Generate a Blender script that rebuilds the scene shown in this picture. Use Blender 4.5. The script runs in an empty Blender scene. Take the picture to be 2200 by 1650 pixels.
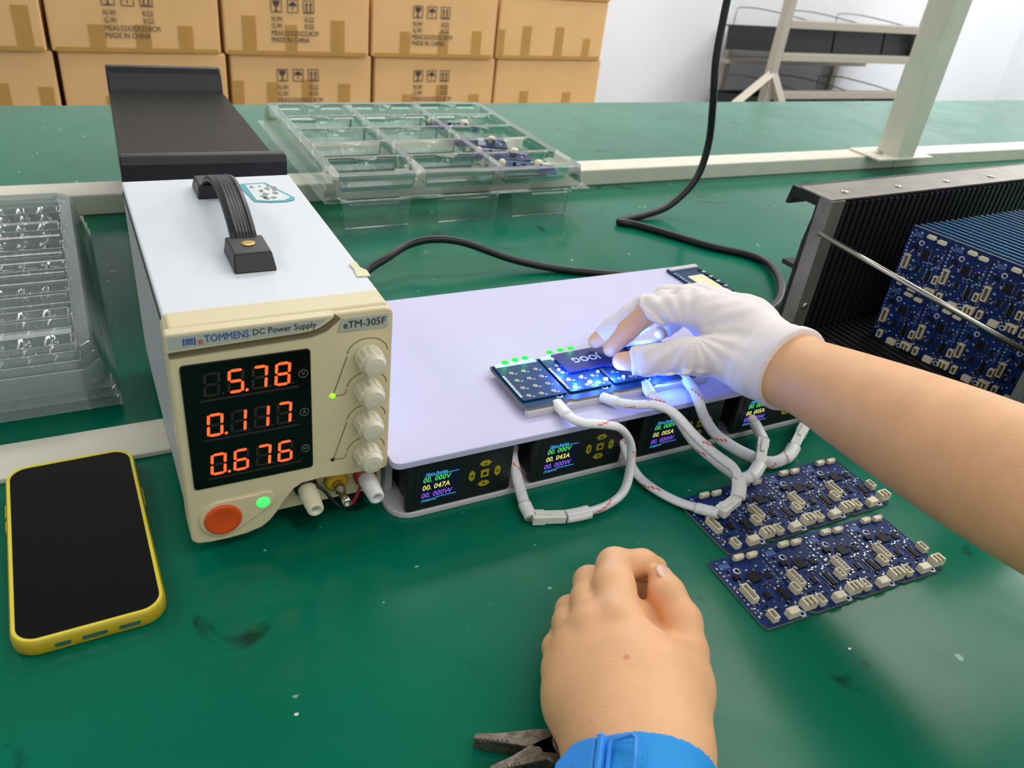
import bpy, bmesh, math, random
import numpy as np
from mathutils import Vector, Matrix

# ------------------------------------------------------------------ camera, world, lights, exposure
scene = bpy.context.scene
COL = scene.collection
FPX, YAW, PIT, ROL = 1726.87, 0.54352, 0.55557, 0.13117
CAM = np.array([-.0282, -.4032, .3714])
_f = np.array([math.sin(YAW)*math.cos(PIT), math.cos(YAW)*math.cos(PIT), -math.sin(PIT)])
_r0 = np.array([math.cos(YAW), -math.sin(YAW), 0.0]); _u0 = np.cross(_r0, _f)
_r = math.cos(ROL)*_r0 + math.sin(ROL)*_u0
_u = -math.sin(ROL)*_r0 + math.cos(ROL)*_u0

def at(px, py, z=None, y=None, x=None):
    """world point seen at photo pixel (px,py) lying on the plane z=, y= or x="""
    d = _f*FPX + _r*(px-1100) - _u*(py-825)
    if z is not None: t = (z-CAM[2])/d[2]
    elif y is not None: t = (y-CAM[1])/d[1]
    else: t = (x-CAM[0])/d[0]
    return Vector(CAM + t*d)

cam_d = bpy.data.cameras.new('camera'); cam = bpy.data.objects.new('camera', cam_d); COL.objects.link(cam)
cam_d.sensor_width = 36; cam_d.lens = FPX/2200*36; cam_d.clip_start = .02; cam_d.clip_end = 60
M = Matrix.Identity(4)
for i in range(3):
    M[i][0] = _r[i]; M[i][1] = _u[i]; M[i][2] = -_f[i]; M[i][3] = CAM[i]
cam.matrix_world = M
cam_d.dof.use_dof = True; cam_d.dof.focus_distance = .56; cam_d.dof.aperture_fstop = 15
scene.camera = cam

w = bpy.data.worlds.new('world'); scene.world = w; w.use_nodes = True
w.node_tree.nodes['Background'].inputs[0].default_value = (.93, .97, 1, 1)
w.node_tree.nodes['Background'].inputs[1].default_value = .64

def area(name, loc, sx, sy, power, col=(1, .98, .95), rot=(0, 0, 0)):
    l = bpy.data.lights.new(name, 'AREA'); l.shape = 'RECTANGLE'; l.size = sx; l.size_y = sy
    l.energy = power; l.color = col
    o = bpy.data.objects.new(name, l); o.location = loc; o.rotation_euler = rot; COL.objects.link(o)
CEIL = 2.05
area('unseen_overhead_light', (2.15, .75, CEIL-.06), 1.6, .9, 28)
area('unseen_overhead_light', (.9, -1.25, CEIL-.06), 3.0, .5, 30)  # unseen lamp behind the camera, added to light the front faces
area('unseen_overhead_light', (-1.6, 1.5, CEIL-.06), .8, 1.6, 26)
area('unseen_overhead_light', (4.3, .5, CEIL-.06), 1.6, 1.0, 74)  # unseen lamp added to brighten the wall and the right side
area('unseen_overhead_light', (5.6, 2.3, CEIL-.06), 1.0, 1.4, 60)  # another lamp added out of view to lift the wall
area('unseen_overhead_light', (1.45, 2.35, CEIL-.06), 2.4, .5, 62)  # unseen lamp added to brighten the cartons and the far bench
scene.view_settings.view_transform = 'Standard'
scene.view_settings.look = 'None'
scene.view_settings.exposure = -0.24
scene.view_settings.gamma = 1
scene.view_settings.use_curve_mapping = False
random.seed(7)

# ------------------------------------------------------------------ helpers
def srgb(r, g, b):
    f = lambda c: (c/255/12.92) if c <= 10 else ((c/255+.055)/1.055)**2.4
    return (f(r), f(g), f(b), 1)

def mat(name, col, rough=.5, metal=0., spec=.5, noise=0, nscale=40, bump=0, bscale=400, emit=None, estr=0, sss=0, coat=0, stretch=None):
    m = bpy.data.materials.new(name); m.use_nodes = True
    nt = m.node_tree; b = nt.nodes['Principled BSDF']
    b.inputs['Base Color'].default_value = col
    b.inputs['Roughness'].default_value = rough
    b.inputs['Metallic'].default_value = metal
    b.inputs['Specular IOR Level'].default_value = spec
    b.inputs['Coat Weight'].default_value = coat
    if sss:
        b.inputs['Subsurface Weight'].default_value = sss
        b.inputs['Subsurface Radius'].default_value = (1, .35, .2)
        b.inputs['Subsurface Scale'].default_value = .004
    if emit:
        b.inputs['Emission Color'].default_value = emit; b.inputs['Emission Strength'].default_value = estr
    tc = None
    def coords():
        nonlocal tc
        if tc is None:
            tcn = nt.nodes.new('ShaderNodeTexCoord'); tc = tcn.outputs['Object']
            if stretch:
                mp = nt.nodes.new('ShaderNodeMapping'); mp.inputs['Scale'].default_value = stretch
                nt.links.new(tc, mp.inputs[0]); tc = mp.outputs[0]
        return tc
    if noise:
        n = nt.nodes.new('ShaderNodeTexNoise'); n.inputs['Scale'].default_value = nscale; n.inputs['Detail'].default_value = 5
        nt.links.new(coords(), n.inputs['Vector'])
        r = nt.nodes.new('ShaderNodeValToRGB')
        r.color_ramp.elements[0].position = .3; r.color_ramp.elements[1].position = .7
        r.color_ramp.elements[0].color = tuple(c*(1-noise) for c in col[:3])+(1,)
        r.color_ramp.elements[1].color = tuple(min(1, c*(1+noise)) for c in col[:3])+(1,)
        nt.links.new(n.outputs['Fac'], r.inputs[0]); nt.links.new(r.outputs[0], b.inputs['Base Color'])
    if bump:
        n = nt.nodes.new('ShaderNodeTexNoise'); n.inputs['Scale'].default_value = bscale; n.inputs['Detail'].default_value = 3
        nt.links.new(coords(), n.inputs['Vector'])
        bp = nt.nodes.new('ShaderNodeBump'); bp.inputs['Strength'].default_value = bump; bp.inputs['Distance'].default_value = .001
        nt.links.new(n.outputs['Fac'], bp.inputs['Height']); nt.links.new(bp.outputs[0], b.inputs['Normal'])
    return m

class MB:
    def __init__(s): s.v = []; s.f = []; s.m = []
    def add(s, vs, fs, mi=0, M=None):
        o = len(s.v)
        s.v += [tuple(M @ Vector(p)) if M is not None else tuple(p) for p in vs]
        for f in fs: s.f.append(tuple(i+o for i in f)); s.m.append(mi)
        return s
    def box(s, x0, x1, y0, y1, z0, z1, mi=0, M=None):
        vs = [(x, y, z) for z in (z0, z1) for y in (y0, y1) for x in (x0, x1)]
        return s.add(vs, [(0, 2, 3, 1), (4, 5, 7, 6), (0, 1, 5, 4), (2, 6, 7, 3), (0, 4, 6, 2), (1, 3, 7, 5)], mi, M)
    def prism(s, pts, a, b, ax='z', mi=0, M=None):
        """2D outline extruded from a to b along axis ax (CCW seen from +axis)"""
        n = len(pts)
        def P(p, t): return (p[0], p[1], t) if ax == 'z' else ((p[0], t, p[1]) if ax == 'y' else (t, p[0], p[1]))
        vs = [P(p, a) for p in pts]+[P(p, b) for p in pts]
        fs = [tuple(range(n))[::-1], tuple(range(n, 2*n))]+[(i, (i+1) % n, n+(i+1) % n, n+i) for i in range(n)]
        return s.add(vs, fs, mi, M)
    def rprism(s, x0, x1, y0, y1, a, b, r, ax='z', mi=0, M=None, n=5):
        return s.prism(rrect(x0, x1, y0, y1, r, n), a, b, ax, mi, M)
    def lathe(s, prof, n=20, mi=0, M=None):
        """prof (r,z) from bottom to top, about z; poles closed"""
        vs = []; fs = []; k = len(prof)
        for r, z in prof:
            for j in range(n):
                a = 2*math.pi*j/n; vs.append((r*math.cos(a), r*math.sin(a), z))
        for i in range(k-1):
            for j in range(n):
                fs.append((i*n+j, i*n+(j+1) % n, (i+1)*n+(j+1) % n, (i+1)*n+j))
        fs.append(tuple(range(n))[::-1]); fs.append(tuple(range((k-1)*n, k*n)))
        return s.add(vs, fs, mi, M)
    def cyl(s, p0, p1, r0, r1=None, n=14, mi=0):
        p0 = Vector(p0); p1 = Vector(p1); d = p1-p0
        Mx = Matrix.Translation(p0) @ d.to_track_quat('Z', 'Y').to_matrix().to_4x4()
        return s.lathe([(r0, 0), (r0 if r1 is None else r1, d.length)], n, mi, Mx)
    def tube(s, pts, r, n=10, mi=0, flat=1., mfun=None, up=(0, 0, 1), closed=False):
        pts = [Vector(p) for p in pts]; k = len(pts); vs = []; o = len(s.v)
        nrm = None
        for i, p in enumerate(pts):
            t = (pts[(i+1) % k if closed else min(i+1, k-1)]-pts[(i-1) % k if closed else max(i-1, 0)]).normalized()
            if nrm is None:
                nrm = Vector(up)-t*t.dot(Vector(up))
                if nrm.length < 1e-4: nrm = t.orthogonal()
            nrm = (nrm-t*t.dot(nrm)).normalized(); bi = t.cross(nrm)
            rr = r[i] if isinstance(r, (list, tuple)) else r
            for j in range(n):
                a = 2*math.pi*j/n
                vs.append(p+bi*(math.cos(a)*rr)+nrm*(math.sin(a)*rr*flat))
        s.v += [tuple(v) for v in vs]
        for i in range(k if closed else k-1):
            for j in range(n):
                i2 = (i+1) % k
                s.f.append((o+i*n+j, o+i*n+(j+1) % n, o+i2*n+(j+1) % n, o+i2*n+j))
                s.m.append(mfun(i, j) if mfun else mi)
        if not closed:
            s.f.append(tuple(o+j for j in range(n))[::-1]); s.m.append(mi)
            s.f.append(tuple(o+(k-1)*n+j for j in range(n))); s.m.append(mi)
        return s
    def mesh(s, name, mats, smooth=False):
        me = bpy.data.meshes.new(name); me.from_pydata(s.v, [], s.f)
        for m in (mats if isinstance(mats, (list, tuple)) else [mats]): me.materials.append(m)
        me.polygons.foreach_set('material_index', s.m)
        if smooth: me.polygons.foreach_set('use_smooth', [True]*len(s.f))
        me.update(); return me
    def build(s, name, mats, parent=None, smooth=False, bevel=0, seg=2, loc=None):
        return put(name, s.mesh(name, mats, smooth), parent, bevel, seg, loc)

def put(name, me, parent=None, bevel=0, seg=2, loc=None, rot=None):
    o = bpy.data.objects.new(name, me); COL.objects.link(o)
    if parent: o.parent = parent
    if loc is not None: o.location = loc
    if rot is not None: o.rotation_euler = rot
    if bevel:
        b = o.modifiers.new('bevel', 'BEVEL'); b.width = bevel; b.segments = seg; b.limit_method = 'ANGLE'; b.angle_limit = .6
        b.harden_normals = False
    return o

def rrect(x0, x1, y0, y1, r, n=5):
    r = min(r, abs(x1-x0)/2*.999, abs(y1-y0)/2*.999); out = []
    for cx, cy, a0 in ((x1-r, y0+r, -90), (x1-r, y1-r, 0), (x0+r, y1-r, 90), (x0+r, y0+r, 180)):
        for i in range(n+1):
            a = math.radians(a0+90*i/n); out.append((cx+r*math.cos(a), cy+r*math.sin(a)))
    return out

def spline(pts, n=8):
    P = [Vector(p) for p in pts]; out = []
    for i in range(len(P)-1):
        a, b, c, d = P[max(i-1, 0)], P[i], P[i+1], P[min(i+2, len(P)-1)]
        for k in range(n):
            t = k/n
            out.append(.5*((2*b)+(c-a)*t+(2*a-5*b+4*c-d)*t*t+(3*b-a-3*c+d)*t**3))
    out.append(P[-1]); return out

def thing(name, label, cat, loc=(0, 0, 0), rotz=0, group=None):
    o = bpy.data.objects.new(name, None); COL.objects.link(o); o.empty_display_size = .02
    o.location = loc; o.rotation_euler = (0, 0, rotz)
    return tag(o, label, cat, group)
def tag(o, label, cat, group=None):
    o['label'] = label; o['category'] = cat
    if group: o['group'] = group
    return o
def struct(o): o['kind'] = 'structure'; return o
def dup(root, label=None, group=None, loc=None):
    r = root.copy(); COL.objects.link(r)
    if loc is not None: r.location = loc
    if label: r['label'] = label
    if group: r['group'] = group
    for ch in root.children:
        c2 = ch.copy(); COL.objects.link(c2); c2.parent = r
        for g in ch.children:
            d = g.copy(); COL.objects.link(d); d.parent = c2
    return r

_tc = {}
def text_mesh(s, size, mt, ext=.0001, align='CENTER', shear=0, sx=1, bold=0):
    key = (s, size, mt.name, ext, align, shear, sx, bold)
    if key in _tc: return _tc[key]
    cu = bpy.data.curves.new('txt', 'FONT'); cu.body = s; cu.size = size; cu.extrude = ext; cu.shear = shear
    cu.align_x = align; cu.align_y = 'CENTER'; cu.resolution_u = 2; cu.offset = bold
    o = bpy.data.objects.new('txt', cu); COL.objects.link(o); o.scale = (sx, 1, 1)
    dg = bpy.context.evaluated_depsgraph_get(); dg.update()
    me = bpy.data.meshes.new_from_object(o.evaluated_get(dg)); me.transform(Matrix.Diagonal((sx, 1, 1, 1)))
    bpy.data.objects.remove(o); bpy.data.curves.remove(cu)
    me.materials.clear(); me.materials.append(mt); _tc[key] = me
    return me
RX90 = (math.pi/2, 0, 0)     # text facing -Y

# signed-distance modelling for organic bodies
def cap(P, a, b, ra, rb):
    a = np.array(a, np.float32); ba = np.array(b, np.float32)-a
    Q = P-a
    t = np.clip((Q@ba)/np.float32(ba@ba), 0, 1)
    Q = Q-t[..., None]*ba
    return np.sqrt(np.einsum('...i,...i', Q, Q))-(np.float32(ra)+np.float32(rb-ra)*t)
def smin(a, b, k):
    h = np.clip(.5+.5*(b-a)/k, 0, 1)
    return b+(a-b)*h-k*h*(1-h)
def chain(P, pts, k):
    d = None
    for (a, ra), (b, rb) in zip(pts[:-1], pts[1:]):
        e = cap(P, a, b, ra, rb); d = e if d is None else smin(d, e, k)
    return d
def nets(fn, lo, hi, h):
    ax = [np.arange(lo[i], hi[i]+h, h) for i in range(3)]
    G = np.stack(np.meshgrid(*ax, indexing='ij'), -1).astype(np.float32); D = fn(G)
    S = D < 0; nx, ny, nz = D.shape
    cnt = np.zeros((nx-1, ny-1, nz-1)); acc = np.zeros((nx-1, ny-1, nz-1, 3)); num = np.zeros((nx-1, ny-1, nz-1))
    def sub(A, o): return A[o[0]:nx-1+o[0], o[1]:ny-1+o[1], o[2]:nz-1+o[2]]
    C = [(i, j, k) for i in (0, 1) for j in (0, 1) for k in (0, 1)]
    for c in C: cnt += sub(S, c)
    for a in C:
        for d in range(3):
            if a[d]: continue
            b = list(a); b[d] = 1; b = tuple(b)
            da, db = sub(D, a), sub(D, b); m = (da < 0) != (db < 0)
            t = np.where(m, da/np.where(m, da-db, 1), 0)
            for q in range(3):
                acc[..., q] += np.where(m, a[q]+(t if q == d else 0), 0)
            num += m
    act = (cnt > 0) & (cnt < 8)
    idx = -np.ones(act.shape, int); idx[act] = np.arange(act.sum())
    I = np.argwhere(act); V = np.array(lo)+h*(I+acc[act]/num[act][:, None])
    F = []
    for d in range(3):
        sl = [slice(None)]*3; sl[d] = slice(0, -1); s2 = [slice(None)]*3; s2[d] = slice(1, None)
        e = np.argwhere(S[tuple(sl)] != S[tuple(s2)]); sg = S[tuple(sl)][tuple(e.T)]
        p, q = (d+1) % 3, (d+2) % 3
        ok = (e[:, p] > 0) & (e[:, q] > 0) & (e[:, p] < act.shape[p]) & (e[:, q] < act.shape[q]); e = e[ok]; sg = sg[ok]
        def g(dp, dq):
            t = e.copy(); t[:, p] -= dp; t[:, q] -= dq; return idx[tuple(t.T)]
        quad = np.stack([g(1, 1), g(0, 1), g(0, 0), g(1, 0)], 1)
        quad[~sg] = quad[~sg][:, ::-1]; F.append(quad)
    return V, np.concatenate(F)
def sdf_mesh(name, fn, lo, hi, h, mats, origin=(0, 0, 0), relax=2):
    V, F = nets(fn, lo, hi, h)
    for _ in range(relax):
        s = np.zeros_like(V); n = np.zeros(len(V))
        for i in range(4):
            np.add.at(s, F[:, i], V[F[:, (i+1) % 4]]+V[F[:, (i-1) % 4]]); np.add.at(n, F[:, i], 2)
        V = V*.5+.5*s/np.maximum(n, 1)[:, None]
    me = bpy.data.meshes.new(name); me.from_pydata((V-np.array(origin)).tolist(), [], F.tolist())
    for m in (mats if isinstance(mats, list) else [mats]): me.materials.append(m)
    me.polygons.foreach_set('use_smooth', [True]*len(F)); me.update()
    return me

# ------------------------------------------------------------------ materials
def table_material():
    m = mat('green_bench_mat', srgb(4, 96, 70), rough=.22, spec=.24)
    nt = m.node_tree; b = nt.nodes['Principled BSDF']
    tc = nt.nodes.new('ShaderNodeTexCoord')
    def noise(scale, detail=4, lo=.45, hi=.6, dist=0, vec=None):
        n = nt.nodes.new('ShaderNodeTexNoise'); n.inputs['Scale'].default_value = scale; n.inputs['Detail'].default_value = detail
        n.inputs['Distortion'].default_value = dist
        nt.links.new(vec or tc.outputs['Object'], n.inputs['Vector'])
        r = nt.nodes.new('ShaderNodeMapRange'); r.inputs[1].default_value = lo; r.inputs[2].default_value = hi
        nt.links.new(n.outputs['Fac'], r.inputs[0]); return r.outputs[0]
    def mix(fac, a, col):
        x = nt.nodes.new('ShaderNodeMixRGB'); nt.links.new(fac, x.inputs[0]); nt.links.new(a, x.inputs[1]); x.inputs[2].default_value = col
        return x.outputs[0]
    base = nt.nodes.new('ShaderNodeRGB'); base.outputs[0].default_value = srgb(0, 104, 78)
    worn = noise(5, 3, .42, .75)
    c = mix(worn, base.outputs[0], srgb(0, 116, 88))
    stain = noise(17, 6, .66, .72, .8)
    c = mix(stain, c, srgb(4, 58, 46))
    flecks = noise(85, 2, .745, .755)
    c = mix(flecks, c, srgb(130, 175, 160))
    nt.links.new(c, b.inputs['Base Color'])
    ro = noise(9, 6, .3, .75, 1.0)
    r2 = nt.nodes.new('ShaderNodeMapRange'); r2.inputs[3].default_value = .15; r2.inputs[4].default_value = .26
    nt.links.new(ro, r2.inputs[0]); nt.links.new(r2.outputs[0], b.inputs['Roughness'])
    n = nt.nodes.new('ShaderNodeTexNoise'); n.inputs['Scale'].default_value = 26; n.inputs['Detail'].default_value = 2
    nt.links.new(tc.outputs['Object'], n.inputs['Vector'])
    bp = nt.nodes.new('ShaderNodeBump'); bp.inputs['Strength'].default_value = .05; bp.inputs['Distance'].default_value = .002
    nt.links.new(n.outputs['Fac'], bp.inputs['Height']); nt.links.new(bp.outputs[0], b.inputs['Normal'])
    return m

def clear_plastic(name, tint=(.93, .97, .96), gloss=.10, haze=.05):
    m = bpy.data.materials.new(name); m.use_nodes = True; nt = m.node_tree
    nt.nodes.remove(nt.nodes['Principled BSDF']); out = nt.nodes['Material Output']
    t = nt.nodes.new('ShaderNodeBsdfTransparent'); t.inputs[0].default_value = tint+(1,)
    g = nt.nodes.new('ShaderNodeBsdfGlossy'); g.inputs['Roughness'].default_value = .07; g.inputs[0].default_value = (1, 1, 1, 1)
    d = nt.nodes.new('ShaderNodeBsdfDiffuse'); d.inputs[0].default_value = (.85, .9, .9, 1)
    lw = nt.nodes.new('ShaderNodeFresnel'); lw.inputs[0].default_value = 1.5
    mr = nt.nodes.new('ShaderNodeMapRange'); mr.inputs[3].default_value = gloss*.3; mr.inputs[4].default_value = .9
    nt.links.new(lw.outputs[0], mr.inputs[0])
    m1 = nt.nodes.new('ShaderNodeMixShader'); m1.inputs[0].default_value = haze
    nt.links.new(t.outputs[0], m1.inputs[1]); nt.links.new(d.outputs[0], m1.inputs[2])
    m2 = nt.nodes.new('ShaderNodeMixShader'); nt.links.new(mr.outputs[0], m2.inputs[0])
    nt.links.new(m1.outputs[0], m2.inputs[1]); nt.links.new(g.outputs[0], m2.inputs[2])
    nt.links.new(m2.outputs[0], out.inputs[0]); return m

T = dict(
    table=table_material(),
    cream=mat('cream_painted_tube', srgb(226, 222, 204), .45, noise=.04, nscale=30),
    wall=mat('white_wall_paint', srgb(236, 237, 241), .8, noise=.02, nscale=2),
    floor=mat('grey_floor', srgb(150, 156, 156), .4, noise=.1, nscale=3),
    ceil=mat('ceiling_paint', srgb(200, 203, 205), .9),
    benchleg=mat('bench_steel', srgb(200, 200, 190), .5),
    card=mat('corrugated_cardboard', srgb(224, 178, 120), .8, noise=.05, nscale=7, bump=.15, bscale=60),
    tape=mat('brown_packing_tape', srgb(186, 141, 72), .35, noise=.06, nscale=20),
    ink=mat('carton_ink', srgb(72, 62, 62), .8),
    psubody=mat('white_coated_steel', srgb(226, 229, 236), .42, bump=.05, bscale=900),
    beige=mat('beige_abs_plastic', srgb(226, 210, 170), .4, bump=.04, bscale=1500),
    knob=mat('pale_beige_knob', srgb(224, 216, 190), .42),
    groove=mat('brown_groove_line', srgb(124, 106, 78), .6),
    plate=mat('grey_print_plate', srgb(178, 184, 174), .45),
    blue_ink=mat('blue_logo_ink', srgb(30, 72, 160), .5),
    red_ink=mat('red_logo_ink', srgb(214, 60, 44), .5),
    dark_ink=mat('dark_print_ink', srgb(44, 46, 48), .5),
    pane=mat('smoked_display_pane', srgb(9, 8, 9), .12, spec=.4),
    segoff=mat('unlit_segment', srgb(46, 34, 32), .5),
    segon=mat('lit_red_segment', srgb(255, 60, 20), .5, emit=(1, .075, .018, 1), estr=2.6),
    ringprint=mat('grey_unit_print', srgb(120, 116, 116), .5),
    orange=mat('orange_button', srgb(232, 84, 24), .4),
    ledgreen=mat('lit_green_led', srgb(60, 240, 100), .4, emit=(.10, .85, .2, 1), estr=.9),
    ledlime=mat('lit_lime_led', srgb(140, 250, 20), .4, emit=(.35, 1, .02, 1), estr=1.3),
    ledoff=mat('dark_led', srgb(60, 40, 28), .3),
    blackp=mat('black_plastic', srgb(30, 30, 32), .42, bump=.05, bscale=900),
    strap=mat('black_rubber_strap', srgb(36, 38, 42), .38),
    brass=mat('brass_screw', srgb(176, 146, 90), .35, metal=1),
    chrome=mat('nickel_metal', srgb(196, 190, 180), .25, metal=1),
    ivory=mat('ivory_plastic', srgb(226, 222, 192), .4),
    whitep=mat('white_plastic', srgb(228, 228, 226), .4),
    redp=mat('red_plastic', srgb(170, 38, 44), .4),
    yellowp=mat('yellow_plastic', srgb(196, 158, 20), .4),
    sticker=mat('white_sticker', srgb(226, 232, 232), .5),
    teal=mat('teal_sticker_border', srgb(64, 176, 186), .5),
    doodle=mat('grey_sticker_print', srgb(150, 150, 148), .6),
    mask=mat('yellowed_masking_tape', srgb(236, 232, 190), .6),
    vent=mat('dark_vent_mesh', srgb(58, 70, 64), .6),
    board=mat('lavender_white_board', srgb(203, 200, 233), .5, noise=.012, nscale=30),
    boardedge=mat('white_board_edge', srgb(206, 202, 206), .5),
    meter=mat('meter_black_plastic', srgb(24, 27, 29), .38),
    screen=mat('meter_screen', srgb(10, 12, 34), .25, emit=(.01, .012, .05, 1), estr=.25),
    tgreen=mat('green_screen_text', srgb(70, 235, 90), .5, emit=(.09, .8, .14, 1), estr=.85),
    tyellow=mat('yellow_screen_text', srgb(240, 240, 100), .5, emit=(.85, .85, .18, 1), estr=.85),
    tpurple=mat('purple_screen_text', srgb(140, 80, 250), .5, emit=(.33, .12, .95, 1), estr=.85),
    tcyan=mat('cyan_screen_text', srgb(60, 180, 240), .5, emit=(.07, .45, .85, 1), estr=.8),
    keyyellow=mat('olive_yellow_key_print', srgb(178, 164, 26), .5),
    pcb=mat('blue_solder_mask', srgb(8, 42, 100), .5, spec=.25, noise=.25, nscale=160),
    pcbdark=mat('dark_blue_solder_mask', srgb(16, 40, 110), .5, spec=.25, noise=.25, nscale=160),
    pcbteal=mat('teal_blue_solder_mask', srgb(4, 56, 98), .5, spec=.22, noise=.2, nscale=160),
    pcbedge=mat('board_edge_fibre', srgb(140, 128, 108), .6),
    silk=mat('white_silkscreen', srgb(206, 216, 228), .5),
    conn=mat('cream_connector_plastic', srgb(232, 222, 192), .45),
    conndark=mat('connector_cavity', srgb(120, 104, 76), .6),
    ic=mat('ic_black_epoxy', srgb(22, 20, 22), .5, spec=.25),
    solder=mat('solder_metal', srgb(190, 192, 196), .28, metal=1),
    chipt=mat('chip_tan', srgb(150, 124, 100), .5),
    padmetal=mat('tinned_pad', srgb(150, 146, 128), .4, metal=.6),
    gold=mat('gold_pad', srgb(208, 180, 110), .3, metal=1),
    rackblack=mat('black_conductive_plastic', srgb(27, 26, 28), .45),
    deck=mat('brown_black_ribbed_plastic', srgb(48, 42, 38), .42),
    steel=mat('brushed_steel', srgb(150, 144, 136), .42, metal=.7, noise=.15, nscale=40),
    galv=mat('rack_tube_metal', srgb(178, 170, 156), .45, metal=.4),
    wire=mat('grey_wire', srgb(150, 150, 150), .4, metal=.6),
    cable=mat('black_cable_rubber', srgb(22, 22, 25), .4),
    sleeve=mat('white_braided_sleeve', srgb(232, 230, 232), .5, bump=.6, bscale=900),
    sleeve_red=mat('red_tracer_thread', srgb(226, 120, 104), .6),
    shrink=mat('white_heat_shrink', srgb(236, 235, 232), .35),
    plug=mat('white_plug_housing', srgb(228, 228, 220), .4),
    clear=clear_plastic('clear_blister_plastic', (.95, .98, .97), .10, .045),
    clear2=clear_plastic('clear_stacked_blister_plastic', (.955, .975, .98), .10, .13),
    phonecase=mat('yellow_tpu_case', srgb(196, 170, 30), .25, spec=.6),
    phoneclear=clear_plastic('clear_yellow_tpu_shell', (.96, .88, .40), .10, .16),
    phonerim=mat('bright_yellow_phone_rim', srgb(246, 226, 70), .35),
    glass=mat('black_phone_glass', srgb(7, 9, 9), .06, spec=.32),
    skin=mat('skin', srgb(234, 178, 130), .52, sss=.12, noise=.05, nscale=55, bump=.25, bscale=700),
    nail=mat('finger_nail', srgb(236, 190, 172), .3, sss=.1),
    blueband=mat('blue_elastic_band', srgb(20, 152, 232), .6, bump=.8, bscale=1400),
    bluep=mat('blue_clasp_plastic', srgb(50, 146, 236), .4),
    toolsteel=mat('worn_tool_steel', srgb(130, 118, 108), .38, metal=.8, noise=.4, nscale=300, bump=.2, bscale=600),
    toolgrip=mat('dark_tool_joint', srgb(74, 64, 60), .4, metal=.6),
    yellowdot=mat('yellow_dot_sticker', srgb(240, 190, 20), .5),
    fleck=mat('white_fleck', srgb(220, 230, 225), .6),
)

def glove_material():
    m = mat('white_knit_glove', srgb(240, 230, 229), .8, sss=.1)
    nt = m.node_tree; b = nt.nodes['Principled BSDF']
    tc = nt.nodes.new('ShaderNodeTexCoord')
    mp = nt.nodes.new('ShaderNodeMapping'); mp.inputs['Rotation'].default_value = (0, 0, .95); mp.inputs['Scale'].default_value = (300, 1400, 1400)
    n = nt.nodes.new('ShaderNodeTexNoise'); n.inputs['Scale'].default_value = 1; n.inputs['Detail'].default_value = 3
    nt.links.new(tc.outputs['Object'], mp.inputs[0]); nt.links.new(mp.outputs[0], n.inputs['Vector'])
    bp = nt.nodes.new('ShaderNodeBump'); bp.inputs['Strength'].default_value = .35; bp.inputs['Distance'].default_value = .001
    nt.links.new(n.outputs['Fac'], bp.inputs['Height']); nt.links.new(bp.outputs[0], b.inputs['Normal'])
    return m
T['glove'] = glove_material()
def skin_spot(m, pos, r, col):
    nt = m.node_tree; b = nt.nodes['Principled BSDF']
    ge = nt.nodes.new('ShaderNodeNewGeometry'); vm = nt.nodes.new('ShaderNodeVectorMath'); vm.operation = 'DISTANCE'
    vm.inputs[1].default_value = pos; nt.links.new(ge.outputs['Position'], vm.inputs[0])
    mr = nt.nodes.new('ShaderNodeMapRange'); mr.inputs[1].default_value = r*.3; mr.inputs[2].default_value = r; mr.inputs[3].default_value = .6; mr.inputs[4].default_value = 0
    nt.links.new(vm.outputs['Value'], mr.inputs[0])
    mx = nt.nodes.new('ShaderNodeMixRGB'); mx.inputs[2].default_value = col
    src = b.inputs['Base Color'].links[0].from_socket
    nt.links.new(mr.outputs[0], mx.inputs[0]); nt.links.new(src, mx.inputs[1]); nt.links.new(mx.outputs[0], b.inputs['Base Color'])
def led_mat(name, col, s): return mat(name, tuple(c*.6 for c in col)+(1,), .4, emit=col+(1,), estr=s)
T['blueled'] = led_mat('lit_white_blue_led', (.55, .75, 1), 14)
T['cyanled'] = led_mat('lit_cyan_led', (.05, .5, .9), 1.6)
T['grnled'] = led_mat('lit_green_board_led', (.005, .85, .05), 1.15)

# ------------------------------------------------------------------ room
FLOOR = -.75
struct(MB().box(-4, 6.5, -3, 3.7, FLOOR-.05, FLOOR).build('floor', T['floor']))
struct(MB().box(-4, 6.5, 3.6, 3.7, FLOOR, CEIL).build('wall_back', T['wall']))
struct(MB().box(6.4, 6.5, -3, 3.6, FLOOR, CEIL).build('wall_right', T['wall']))
struct(MB().box(-4, 6.5, -1.4, 3.7, CEIL, CEIL+.05).build('ceiling', T['ceil']))

# ------------------------------------------------------------------ workbench
wb = thing('workbench', 'long green topped workbench under everything', 'workbench', (0, 0, FLOOR))
BZ = -FLOOR
MB().box(-1.6, 3.0, -.72, 1.0425, BZ-.004, BZ).build('green_top', T['table'], wb)
MB().box(-1.6, 3.0, -.72, 1.0425, BZ-.034, BZ-.004).build('top_core', T['cream'], wb)
for lx in (-1.5, .7, 2.9):
    for ly in (-.62, .94):
        MB().box(lx-.025, lx+.025, ly-.025, ly+.025, 0, BZ-.034).build('leg', T['benchleg'], wb, bevel=.003)
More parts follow.
